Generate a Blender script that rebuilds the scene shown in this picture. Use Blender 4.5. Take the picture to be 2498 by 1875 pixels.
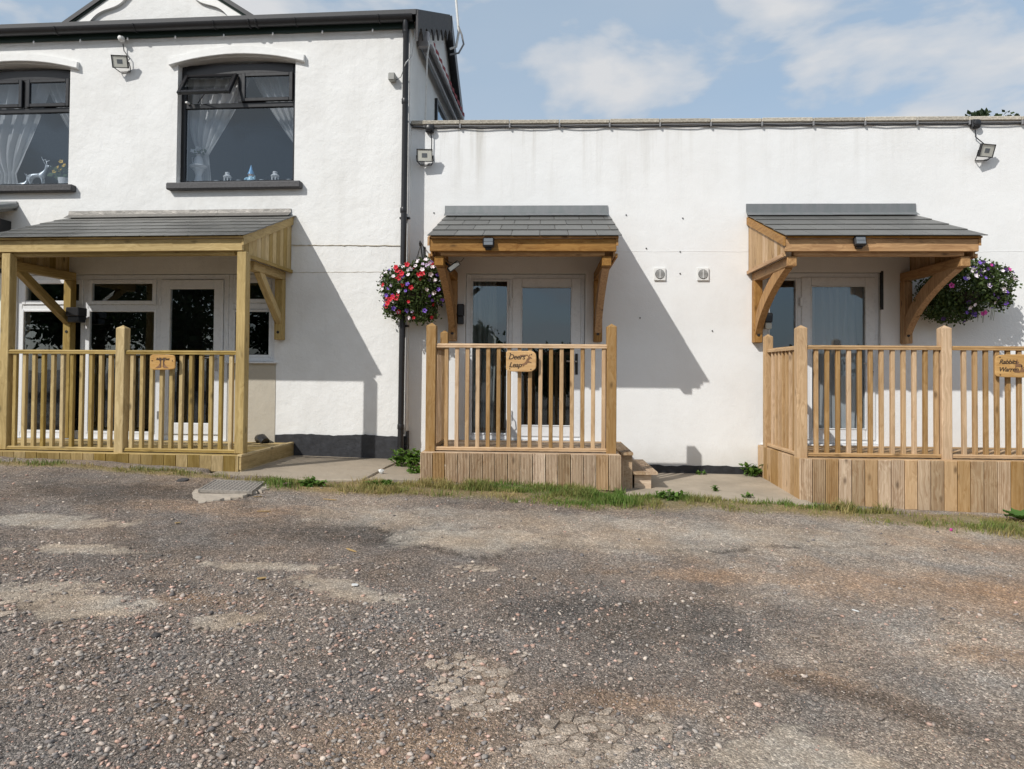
import bpy, math, random
import numpy as np
from mathutils import Vector, Matrix
random.seed(7); RNG = np.random.default_rng(11)
for o in list(bpy.data.objects): bpy.data.objects.remove(o)
scene = bpy.context.scene
COL = scene.collection
R = math.radians

# ------------------------------------------------------------------ camera
CAM_F, YAW, PITCH, ROLL, HORIZ = 1733.0, R(2.5), R(1.2), R(.45), 910.0
cam_d = bpy.data.cameras.new('camera'); cam = bpy.data.objects.new('camera', cam_d); COL.objects.link(cam)
fw = Vector((-math.sin(YAW)*math.cos(PITCH), math.cos(YAW)*math.cos(PITCH), math.sin(PITCH)))
rt = Vector((math.cos(YAW), math.sin(YAW), 0)); up = rt.cross(fw)
r2 = rt*math.cos(ROLL)+up*math.sin(ROLL); u2 = up*math.cos(ROLL)-rt*math.sin(ROLL)
cam.matrix_world = Matrix(((r2.x, u2.x, -fw.x, 0), (r2.y, u2.y, -fw.y, -8.5), (r2.z, u2.z, -fw.z, 1.5), (0, 0, 0, 1)))
cam_d.sensor_fit = 'HORIZONTAL'; cam_d.sensor_width = 36; cam_d.lens = 36*CAM_F/2498
cam_d.shift_y = ((HORIZ-CAM_F*math.tan(PITCH))-937.5)/2498
cam_d.clip_start = .05; cam_d.clip_end = 3000
scene.camera = cam

# ------------------------------------------------------------------ light
SUN = Vector((.88, 1.0, -1.10)).normalized()          # direction the light travels
SUN_EL = math.asin(-SUN.z); SUN_AZ = math.atan2(-SUN.x, -SUN.y)
sl = bpy.data.lights.new('sun', 'SUN'); sl.energy = 3.3; sl.angle = R(.53); sl.color = (1, .965, .91)
so = bpy.data.objects.new('sun', sl); COL.objects.link(so)
so.rotation_euler = SUN.to_track_quat('-Z', 'Y').to_euler(); so.location = (-20, -25, 30)
scene.view_settings.view_transform = 'Standard'; scene.view_settings.look = 'None'
scene.cycles.max_bounces = 6; scene.cycles.diffuse_bounces = 3; scene.cycles.glossy_bounces = 3; scene.cycles.transparent_max_bounces = 10; scene.cycles.caustics_reflective = False; scene.cycles.caustics_refractive = False
scene.view_settings.exposure = .14; scene.view_settings.gamma = 1.0

def nd(nt, typ, ins=None, **kw):
    n = nt.nodes.new(typ)
    for k, v in kw.items(): setattr(n, k, v)
    if ins:
        for k, v in ins.items():
            s = n.inputs[k]
            if isinstance(v, bpy.types.NodeSocket): nt.links.new(v, s)
            elif isinstance(v, (tuple, list)) and len(v) == 3 and s.type == 'RGBA': s.default_value = (*v, 1)
            else: s.default_value = v
    return n
def ramp(nt, fac, stops, interp='LINEAR'):
    n = nt.nodes.new('ShaderNodeValToRGB'); nt.links.new(fac, n.inputs[0]); cr = n.color_ramp; cr.interpolation = interp
    while len(cr.elements) < len(stops): cr.elements.new(.5)
    for e, (p, c) in zip(cr.elements, stops):
        e.position = p; e.color = (c, c, c, 1) if not isinstance(c, (tuple, list)) else (*c, 1)
    return n.outputs[0]
def mix(nt, fac, a, b, mode='MIX'):
    n = nt.nodes.new('ShaderNodeMix'); n.data_type = 'RGBA'; n.blend_type = mode; n.clamp_factor = True
    for i, v in ((0, fac), (6, a), (7, b)):
        s = n.inputs[i]
        if isinstance(v, bpy.types.NodeSocket): nt.links.new(v, s)
        elif isinstance(v, (tuple, list)): s.default_value = (*v, 1)
        else: s.default_value = v
    return n.outputs[2]
def math_(nt, op, a, b=0.0, c=None):
    n = nt.nodes.new('ShaderNodeMath'); n.operation = op
    for i, v in enumerate((a, b, c)):
        if v is None: continue
        if isinstance(v, bpy.types.NodeSocket): nt.links.new(v, n.inputs[i])
        else: n.inputs[i].default_value = v
    return n.outputs[0]

world = bpy.data.worlds.new('World'); scene.world = world; world.use_nodes = True
wt = world.node_tree; wt.nodes.clear()
sky = nd(wt, 'ShaderNodeTexSky', sky_type='NISHITA'); sky.sun_disc = False
sky.sun_elevation = SUN_EL; sky.sun_rotation = SUN_AZ; sky.air_density = 1.0; sky.dust_density = 1.6; sky.ozone_density = 1.3; sky.altitude = 100
tc = nd(wt, 'ShaderNodeTexCoord'); sx = nd(wt, 'ShaderNodeSeparateXYZ', {0: tc.outputs['Generated']})
zz = math_(wt, 'ADD', math_(wt, 'MAXIMUM', sx.outputs[2], 0.0), .22)
cv = nd(wt, 'ShaderNodeCombineXYZ', {0: math_(wt, 'DIVIDE', sx.outputs[0], zz), 1: math_(wt, 'DIVIDE', sx.outputs[1], zz), 2: 0.0})
cmap = nd(wt, 'ShaderNodeMapping', {0: tc.outputs['Generated'], 1: (.35, .2, .1), 3: (1.0, 1.0, 2.3)})
cn = nd(wt, 'ShaderNodeTexNoise', {'Vector': cmap.outputs[0], 'Scale': 4.6, 'Detail': 9.0, 'Roughness': .50, 'Distortion': .15})
cmask = ramp(wt, cn.outputs[0], [(.50, 0.0), (.555, .55), (.64, .95)])
cn2 = nd(wt, 'ShaderNodeTexNoise', {'Vector': cmap.outputs[0], 'Scale': 2.0, 'Detail': 4.0})
haze = ramp(wt, cn2.outputs[0], [(.35, .05), (.7, .30)])
skyc = mix(wt, .62, sky.outputs[0], (2.55, 3.3, 4.0))
skyc = mix(wt, haze, skyc, (3.5, 3.8, 4.1))
ccol = mix(wt, cmask, (3.6, 3.75, 3.95), (4.3, 4.35, 4.45))
skyc = mix(wt, cmask, skyc, ccol)
bg = nd(wt, 'ShaderNodeBackground', {0: skyc, 1: .15}); wo = nd(wt, 'ShaderNodeOutputWorld', {0: bg.outputs[0]})

# ------------------------------------------------------------------ materials
MATS = {}
def newmat(name):
    m = bpy.data.materials.new(name); m.use_nodes = True; m.node_tree.nodes.clear(); MATS[name] = m
    return m, m.node_tree
def finish(nt, color, rough=.6, bump=None, bstr=.3, bdist=.01, metal=0.0, spec=.5, **extra):
    ins = {'Base Color': color, 'Roughness': rough, 'Metallic': metal, 'Specular IOR Level': spec}; ins.update(extra)
    p = nd(nt, 'ShaderNodeBsdfPrincipled', ins)
    if bump is not None:
        b = nd(nt, 'ShaderNodeBump', {'Height': bump, 'Strength': bstr, 'Distance': bdist}); nt.links.new(b.outputs[0], p.inputs['Normal'])
    nd(nt, 'ShaderNodeOutputMaterial', {0: p.outputs[0]})
    return p
def plain(name, col, rough=.5, metal=0.0, var=.12, scale=18.0, bstr=.12, bdist=.004, spec=.5):
    m, nt = newmat(name)
    t = nd(nt, 'ShaderNodeTexCoord'); n = nd(nt, 'ShaderNodeTexNoise', {'Vector': t.outputs['Object'], 'Scale': scale, 'Detail': 6.0, 'Roughness': .65})
    oi = nd(nt, 'ShaderNodeObjectInfo')
    f = math_(nt, 'ADD', ramp(nt, n.outputs[0], [(.3, 1-var), (.7, 1+var)]), math_(nt, 'MULTIPLY', math_(nt, 'SUBTRACT', oi.outputs['Random'], .5), var))
    c = nd(nt, 'ShaderNodeVectorMath', {0: (*col,), 1: f}, operation='MULTIPLY')
    finish(nt, c.outputs[0], math_(nt, 'ADD', rough-.06, math_(nt, 'MULTIPLY', n.outputs[0], .12)), n.outputs[0], bstr, bdist, metal, spec)
    return m
def wood(name, light, dark, axis, knots=.7, gl=1.0, rough=.62):
    """sawn timber; grain runs along one local axis of the piece"""
    m, nt = newmat(name)
    t = nd(nt, 'ShaderNodeTexCoord'); oi = nd(nt, 'ShaderNodeObjectInfo')
    off = nd(nt, 'ShaderNodeVectorMath', {0: oi.outputs['Random'], 1: (37.0, 53.0, 71.0)}, operation='MULTIPLY')
    v = nd(nt, 'ShaderNodeVectorMath', {0: t.outputs['Object'], 1: off.outputs[0]}, operation='ADD')
    def sc(a, b):
        s = [b, b, b]; s['xyz'.index(axis)] = a
        return nd(nt, 'ShaderNodeMapping', {0: v.outputs[0], 3: tuple(s)}).outputs[0]
    warp = nd(nt, 'ShaderNodeTexNoise', {'Vector': sc(2.0, 6.0), 'Scale': 1.0, 'Detail': 2.0})
    gv = nd(nt, 'ShaderNodeVectorMath', {0: sc(1.6, 42.0), 1: math_(nt, 'MULTIPLY', warp.outputs[0], 9.0)}, operation='ADD')
    g = nd(nt, 'ShaderNodeTexNoise', {'Vector': gv.outputs[0], 'Scale': 1.0, 'Detail': 4.0, 'Roughness': .6})
    fine = nd(nt, 'ShaderNodeTexNoise', {'Vector': sc(7.0, 330.0), 'Scale': 1.0, 'Detail': 2.0})
    big = nd(nt, 'ShaderNodeTexNoise', {'Vector': sc(1.5, 3.0), 'Scale': 1.0, 'Detail': 2.0})
    vo = nd(nt, 'ShaderNodeTexVoronoi', {'Vector': sc(4.0, 9.0), 'Scale': 1.0, 'Randomness': 1.0})
    kn = ramp(nt, vo.outputs['Distance'], [(.07, 1.0), (.12, .6), (.21, 0.0)])
    sep = nd(nt, 'ShaderNodeSeparateColor', {0: vo.outputs['Color']})
    kn = math_(nt, 'MULTIPLY', math_(nt, 'MULTIPLY', kn, knots), math_(nt, 'GREATER_THAN', sep.outputs[0], .55))
    c = mix(nt, ramp(nt, g.outputs[0], [(.32, 0.0), (.68, 1.0)]), dark, light)
    c = mix(nt, math_(nt, 'MULTIPLY', fine.outputs[0], .35), c, tuple(x*.6 for x in dark))
    c = mix(nt, kn, c, tuple(x*.38 for x in dark))
    f = math_(nt, 'ADD', math_(nt, 'ADD', .62, math_(nt, 'MULTIPLY', oi.outputs['Random'], .50)), math_(nt, 'MULTIPLY', math_(nt, 'SUBTRACT', big.outputs[0], .5), .5))
    hs = nd(nt, 'ShaderNodeHueSaturation', {'Saturation': math_(nt, 'SUBTRACT', 1.18, math_(nt, 'MULTIPLY', oi.outputs['Random'], .36)), 'Value': f, 'Color': c})
    finish(nt, hs.outputs[0], rough, math_(nt, 'ADD', math_(nt, 'MULTIPLY', g.outputs[0], .7), math_(nt, 'MULTIPLY', fine.outputs[0], .5)), .35, .003, 0, .3)
    return m
WOODS = {'green': ((.64, .48, .215), (.41, .285, .105)), 'brown': ((.62, .365, .15), (.34, .17, .06)),
         'tan': ((.66, .45, .25), (.44, .265, .12)), 'grey': ((.74, .575, .40), (.43, .28, .165)), 'sign': ((.70, .43, .16), (.52, .27, .07))}
for k, (a, b) in WOODS.items():
    for ax in 'xyz': wood('wood_%s_%s' % (k, ax), a, b, ax, knots=.85 if k != 'sign' else .15)

def mat_render(name, base, lumps=.5, streak=0.0, dirt=(.45, .43, .38), stain=.28):
    m, nt = newmat(name)
    t = nd(nt, 'ShaderNodeTexCoord'); g = nd(nt, 'ShaderNodeNewGeometry')
    P = g.outputs['Position']
    n1 = nd(nt, 'ShaderNodeTexNoise', {'Vector': P, 'Scale': 5.5, 'Detail': 5.0, 'Roughness': .5})
    n2 = nd(nt, 'ShaderNodeTexNoise', {'Vector': P, 'Scale': 60.0, 'Detail': 4.0, 'Roughness': .7})
    n3 = nd(nt, 'ShaderNodeTexNoise', {'Vector': P, 'Scale': 1.3, 'Detail': 7.0, 'Roughness': .65})
    c = mix(nt, ramp(nt, n3.outputs[0], [(.42, 0.0), (.70, stain)]), base, dirt)
    sx_ = nd(nt, 'ShaderNodeSeparateXYZ', {0: P})
    mp = nd(nt, 'ShaderNodeMapping', {0: P, 3: (7.0, 7.0, .35)})
    st = nd(nt, 'ShaderNodeTexNoise', {'Vector': mp.outputs[0], 'Scale': 1.0, 'Detail': 5.0, 'Roughness': .6})
    if streak:
        hi = ramp(nt, math_(nt, 'MULTIPLY', sx_.outputs[2], .2), [(.70, 0.0), (.905, 1.0)])
        lf = ramp(nt, math_(nt, 'MULTIPLY', math_(nt, 'ADD', sx_.outputs[0], 2.0), .1), [(0.0, 1.0), (.45, .25)])
        s = math_(nt, 'MULTIPLY', math_(nt, 'MULTIPLY', ramp(nt, st.outputs[0], [(.50, 0.0), (.70, 1.0)]), hi), math_(nt, 'MULTIPLY', lf, streak))
        c = mix(nt, s, c, (.40, .37, .31))
    else:
        c = mix(nt, math_(nt, 'MULTIPLY', ramp(nt, st.outputs[0], [(.52, 0.0), (.75, 1.0)]), .16), c, dirt)
    # splash-back dirt in a ragged band at the foot of the wall
    lo = ramp(nt, math_(nt, 'ADD', sx_.outputs[2], math_(nt, 'MULTIPLY', n1.outputs[0], .22)), [(.50, .35), (.80, 0.0)])
    c = mix(nt, lo, c, (.42, .38, .31))
    n5 = nd(nt, 'ShaderNodeTexNoise', {'Vector': P, 'Scale': 17.0, 'Detail': 4.0, 'Roughness': .55})
    h = math_(nt, 'ADD', math_(nt, 'ADD', math_(nt, 'MULTIPLY', n1.outputs[0], lumps*2.6), math_(nt, 'MULTIPLY', n5.outputs[0], lumps*1.1)), math_(nt, 'MULTIPLY', n2.outputs[0], .32))
    finish(nt, c, .85, h, .6, .016, 0, .25)
mat_render('render_house', (.80, .80, .785), .40, 0, (.52, .50, .46)); mat_render('render_annex', (.815, .82, .815), .18, .85, (.62, .60, .57))
mat_render('render_bare', (.50, .455, .375), .35, 0, (.30, .27, .22)); mat_render('concrete', (.47, .385, .29), .6, 0, (.20, .16, .115), .85)
mat_render('concrete_brown', (.36, .29, .215), .6, 0, (.16, .13, .095), .8); mat_render('concrete_pale', (.44, .37, .30), 1.3, 0, (.20, .165, .13), .9)
plain('black_plinth', (.022, .023, .027), .55, var=.5, scale=14, bstr=.5, bdist=.01)
plain('black_paint', (.012, .012, .014), .3); plain('black_plastic', (.016, .016, .018), .38); plain('grey_sill', (.085, .083, .085), .8, var=.3, scale=40, bstr=.8, bdist=.006)
plain('iron', (.03, .028, .027), .5, .4); plain('cast_iron', (.21, .19, .17), .8, .1, var=.3, scale=40); plain('cast_iron_worn', (.30, .27, .235), .75, .1, var=.3, scale=40); plain('upvc', (.76, .77, .78), .28, var=.02); plain('white_paint', (.72, .72, .70), .5, var=.06)
plain('grey_plastic', (.30, .30, .28), .5); plain('lamp_glass', (.62, .62, .56), .25, var=.05); plain('solar_cell', (.15, .165, .18), .18, var=.1)
plain('steel', (.55, .55, .55), .35, .9); plain('cable_grey', (.22, .22, .225), .5); plain('cable_white', (.6, .6, .58), .5)
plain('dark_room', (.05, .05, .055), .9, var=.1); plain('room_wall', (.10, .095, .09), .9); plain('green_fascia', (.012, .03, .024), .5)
plain('roof_tile', (.035, .036, .04), .6, var=.3); plain('coping', (.46, .42, .35), .9, var=.35, scale=45, bstr=1.0, bdist=.012)
plain('ceramic_white', (.72, .72, .72), .25, var=.02); plain('ceramic_blue', (.16, .42, .72), .3, var=.05); plain('ceramic_pale_blue', (.42, .66, .80), .3, var=.05); plain('skin_clay', (.62, .45, .36), .5)
plain('resin_silver', (.52, .55, .58), .35, .3); plain('awning_fabric', (.22, .03, .035), .8, var=.3); plain('awning_metal', (.32, .31, .32), .4, .3)
plain('letter', (.045, .026, .014), .6); plain('burnt_print', (.22, .115, .055), .6); plain('burnt_dark', (.10, .05, .025), .6)
plain('litter_white', (.72, .72, .70), .6, var=.05); plain('twig', (.42, .28, .12), .8); plain('stone_red', (.17, .105, .085), .85, var=.35, scale=30, bstr=.6, bdist=.01); plain('stone_dark', (.055, .05, .048), .85, var=.3, scale=30, bstr=.6)
plain('stone_tan', (.30, .24, .19), .85, var=.3, scale=30, bstr=.6); plain('stone_grey', (.26, .25, .235), .85, var=.3, scale=30, bstr=.6)
plain('petal_red', (.55, .012, .03), .55, var=.1); plain('petal_white', (.78, .70, .74), .6, var=.05); plain('petal_purple', (.19, .09, .50), .55, var=.1); plain('petal_dark', (.06, .018, .13), .55, var=.1); plain('petal_pink', (.55, .05, .30), .55, var=.08); plain('petal_pale', (.60, .48, .66), .6, var=.08)
plain('petal_yellow', (.65, .42, .05), .6); plain('soil', (.03, .022, .016), .95)

def mat_metal_sheet(name, col, rough, bscale, bs, tint=(.2, .3, .28)):
    m, nt = newmat(name); t = nd(nt, 'ShaderNodeTexCoord')
    n = nd(nt, 'ShaderNodeTexNoise', {'Vector': t.outputs['Object'], 'Scale': bscale, 'Detail': 4.0, 'Roughness': .55})
    n2 = nd(nt, 'ShaderNodeTexNoise', {'Vector': nd(nt, 'ShaderNodeMapping', {0: t.outputs['Object'], 3: (3, 3, .8)}).outputs[0], 'Scale': 4.0, 'Detail': 6.0})
    c = mix(nt, ramp(nt, n2.outputs[0], [(.4, 0.0), (.7, .6)]), col, tint)
    finish(nt, c, rough, n.outputs[0], bs, .02, .55, .5)
mat_metal_sheet('lead_new', (.20, .19, .175), .5, 13, .35, (.27, .255, .235)); mat_metal_sheet('lead_old', (.24, .245, .25), .6, 9, .25, (.17, .20, .195))

def mat_slate():
    m, nt = newmat('slate'); t = nd(nt, 'ShaderNodeTexCoord'); oi = nd(nt, 'ShaderNodeObjectInfo')
    v = nd(nt, 'ShaderNodeVectorMath', {0: t.outputs['Object'], 1: nd(nt, 'ShaderNodeVectorMath', {0: oi.outputs['Random'], 1: (31, 17, 9)}, operation='MULTIPLY').outputs[0]}, operation='ADD')
    n = nd(nt, 'ShaderNodeTexNoise', {'Vector': v.outputs[0], 'Scale': 30.0, 'Detail': 6.0, 'Roughness': .6})
    n2 = nd(nt, 'ShaderNodeTexNoise', {'Vector': v.outputs[0], 'Scale': 5.0, 'Detail': 3.0})
    f = math_(nt, 'ADD', .72, math_(nt, 'MULTIPLY', oi.outputs['Random'], .35))
    c = nd(nt, 'ShaderNodeVectorMath', {0: mix(nt, n2.outputs[0], (.078, .077, .072), (.118, .115, .104)), 1: f}, operation='MULTIPLY')
    finish(nt, c.outputs[0], math_(nt, 'ADD', .30, math_(nt, 'MULTIPLY', n2.outputs[0], .18)), n.outputs[0], .18, .003)
mat_slate()
def mat_glass(name='glass', tint=(.88, .90, .91), amp=3.2, wob=.0):
    m, nt = newmat(name)
    fr = nd(nt, 'ShaderNodeFresnel', {'IOR': 1.52})
    gl = nd(nt, 'ShaderNodeBsdfGlossy', {'Color': (.80, .91, 1.0), 'Roughness': .0})
    g = nd(nt, 'ShaderNodeNewGeometry'); n = nd(nt, 'ShaderNodeTexNoise', {'Vector': g.outputs['Position'], 'Scale': 3.2, 'Detail': 1.0})
    b = nd(nt, 'ShaderNodeBump', {'Height': n.outputs[0], 'Strength': .05, 'Distance': .02}); nt.links.new(b.outputs[0], gl.inputs['Normal'])
    tr = nd(nt, 'ShaderNodeBsdfTransparent', {'Color': tint})
    ms = nd(nt, 'ShaderNodeMixShader', {0: math_(nt, 'MULTIPLY', math_(nt, 'MINIMUM', math_(nt, 'MULTIPLY', fr.outputs[0], amp), 1.0), math_(nt, 'SUBTRACT', 1.0, g.outputs['Backfacing'])), 1: tr.outputs[0], 2: gl.outputs[0]})
    nd(nt, 'ShaderNodeOutputMaterial', {0: ms.outputs[0]})
mat_glass(); mat_glass('glass_upper', (.86, .88, .90), 2.2); mat_glass('glass_obscure', (.30, .33, .36), 1.6)
def mat_cloth(name, col, trans=.5):
    m, nt = newmat(name)
    d = nd(nt, 'ShaderNodeBsdfDiffuse', {'Color': col}); t = nd(nt, 'ShaderNodeBsdfTranslucent', {'Color': col})
    tp = nd(nt, 'ShaderNodeBsdfTransparent', {'Color': (1, 1, 1)})
    a = nd(nt, 'ShaderNodeMixShader', {0: .4, 1: d.outputs[0], 2: t.outputs[0]})
    b = nd(nt, 'ShaderNodeMixShader', {0: 1-trans, 1: tp.outputs[0], 2: a.outputs[0]})
    nd(nt, 'ShaderNodeOutputMaterial', {0: b.outputs[0]})
mat_cloth('net_curtain', (.84, .84, .84), .10); mat_cloth('curtain_grey', (.50, .52, .50), 0.0); mat_cloth('curtain_pale', (.78, .80, .82), 0.0)
def mat_leaf(name, a, b, scale=3.0):
    m, nt = newmat(name); g = nd(nt, 'ShaderNodeNewGeometry'); oi = nd(nt, 'ShaderNodeObjectInfo')
    n = nd(nt, 'ShaderNodeTexNoise', {'Vector': g.outputs['Position'], 'Scale': scale, 'Detail': 3.0})
    rnd = g.outputs['Random Per Island']
    c = mix(nt, math_(nt, 'ADD', math_(nt, 'MULTIPLY', rnd, .7), math_(nt, 'MULTIPLY', n.outputs[0], .4)), a, b)
    p = nd(nt, 'ShaderNodeBsdfPrincipled', {'Base Color': c, 'Roughness': .55, 'Specular IOR Level': .3})
    t = nd(nt, 'ShaderNodeBsdfTranslucent', {'Color': c})
    ms = nd(nt, 'ShaderNodeMixShader', {0: .3, 1: p.outputs[0], 2: t.outputs[0]})
    nd(nt, 'ShaderNodeOutputMaterial', {0: ms.outputs[0]})
mat_leaf('leaf_basket', (.025, .052, .014), (.10, .14, .038)); mat_leaf('leaf_weed', (.06, .14, .02), (.16, .27, .05)); mat_leaf('leaf_dock', (.05, .12, .02), (.12, .22, .05))
mat_leaf('leaf_tree', (.02, .042, .012), (.06, .09, .025), 1.0); mat_leaf('leaf_pine', (.018, .038, .016), (.05, .075, .03), 1.0); mat_leaf('leaf_house', (.05, .10, .03), (.14, .2, .07))
plain('bark', (.07, .05, .035), .9, var=.3, bstr=.8, bdist=.03)
def mat_grass():
    m, nt = newmat('grass_blade'); at = nd(nt, 'ShaderNodeAttribute', attribute_name='Col')
    p = nd(nt, 'ShaderNodeBsdfPrincipled', {'Base Color': at.outputs['Color'], 'Roughness': .6, 'Specular IOR Level': .25})
    t = nd(nt, 'ShaderNodeBsdfTranslucent', {'Color': at.outputs['Color']})
    ms = nd(nt, 'ShaderNodeMixShader', {0: .3, 1: p.outputs[0], 2: t.outputs[0]}); nd(nt, 'ShaderNodeOutputMaterial', {0: ms.outputs[0]})
    m, nt = newmat('gravel_stone'); at = nd(nt, 'ShaderNodeAttribute', attribute_name='Col'); g = nd(nt, 'ShaderNodeNewGeometry')
    n = nd(nt, 'ShaderNodeTexNoise', {'Vector': g.outputs['Position'], 'Scale': 160.0, 'Detail': 3.0})
    c = nd(nt, 'ShaderNodeVectorMath', {0: at.outputs['Color'], 1: ramp(nt, n.outputs[0], [(.3, .75), (.7, 1.2)])}, operation='MULTIPLY')
    finish(nt, c.outputs[0], .85, n.outputs[0], .3, .003, 0, .25)
mat_grass()
def mat_ground():
    m, nt = newmat('ground_mat'); at = nd(nt, 'ShaderNodeAttribute', attribute_name='Col'); ag = nd(nt, 'ShaderNodeAttribute', attribute_name='Grit')
    g = nd(nt, 'ShaderNodeNewGeometry'); P = g.outputs['Position']
    wn = nd(nt, 'ShaderNodeTexNoise', {'Vector': P, 'Scale': 40.0, 'Detail': 2.0})
    Pw = nd(nt, 'ShaderNodeVectorMath', {0: P, 1: nd(nt, 'ShaderNodeVectorMath', {0: wn.outputs['Color'], 1: (.02, .02, .02)}, operation='MULTIPLY').outputs[0]}, operation='ADD').outputs[0]
    v1 = nd(nt, 'ShaderNodeTexVoronoi', {'Vector': Pw, 'Scale': 105.0, 'Randomness': 1.0})
    v2 = nd(nt, 'ShaderNodeTexVoronoi', {'Vector': Pw, 'Scale': 260.0, 'Randomness': 1.0})
    n1 = nd(nt, 'ShaderNodeTexNoise', {'Vector': P, 'Scale': 2.2, 'Detail': 8.0, 'Roughness': .7})
    n2 = nd(nt, 'ShaderNodeTexNoise', {'Vector': P, 'Scale': 24.0, 'Detail': 6.0, 'Roughness': .7})
    s1 = nd(nt, 'ShaderNodeSeparateColor', {0: v1.outputs['Color']}); s2 = nd(nt, 'ShaderNodeSeparateColor', {0: v2.outputs['Color']})
    st = ramp(nt, s1.outputs[0], [(.0, .45), (.55, .88), (.82, 1.4), (1.0, 2.0)])
    st2 = ramp(nt, s2.outputs[1], [(.0, .6), (.7, 1.0), (1.0, 1.6)])
    f = math_(nt, 'MULTIPLY', st, st2)
    f = math_(nt, 'ADD', math_(nt, 'MULTIPLY', f, ag.outputs['Fac']), math_(nt, 'SUBTRACT', 1.0, ag.outputs['Fac']))
    f = math_(nt, 'MULTIPLY', f, math_(nt, 'MULTIPLY', ramp(nt, n1.outputs[0], [(.3, .70), (.7, 1.25)]), ramp(nt, n2.outputs[0], [(.3, .78), (.7, 1.2)])))
    c = nd(nt, 'ShaderNodeVectorMath', {0: at.outputs['Color'], 1: f}, operation='MULTIPLY').outputs[0]
    c = mix(nt, math_(nt, 'MULTIPLY', math_(nt, 'GREATER_THAN', s1.outputs[1], .86), math_(nt, 'MULTIPLY', ag.outputs['Fac'], .5)), c, (.33, .255, .22))
    n4 = nd(nt, 'ShaderNodeTexNoise', {'Vector': nd(nt, 'ShaderNodeMapping', {0: P, 1: (7, 3, 0)}).outputs[0], 'Scale': 1.7, 'Detail': 7.0, 'Roughness': .65})
    c = nd(nt, 'ShaderNodeVectorMath', {0: c, 1: mix(nt, ramp(nt, n4.outputs[0], [(.38, 0.0), (.64, 1.0)]), (.94, .97, 1.0), (1.08, .98, .88))}, operation='MULTIPLY').outputs[0]
    h = math_(nt, 'ADD', math_(nt, 'MULTIPLY', math_(nt, 'SUBTRACT', 1.0, v1.outputs['Distance']), 1.0), math_(nt, 'MULTIPLY', math_(nt, 'SUBTRACT', 1.0, v2.outputs['Distance']), .5))
    h = math_(nt, 'ADD', math_(nt, 'MULTIPLY', h, math_(nt, 'ADD', ag.outputs['Fac'], .12)), math_(nt, 'MULTIPLY', n2.outputs[0], .6))
    finish(nt, c, .92, h, .8, .012, 0, .2)
mat_ground()

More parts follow.
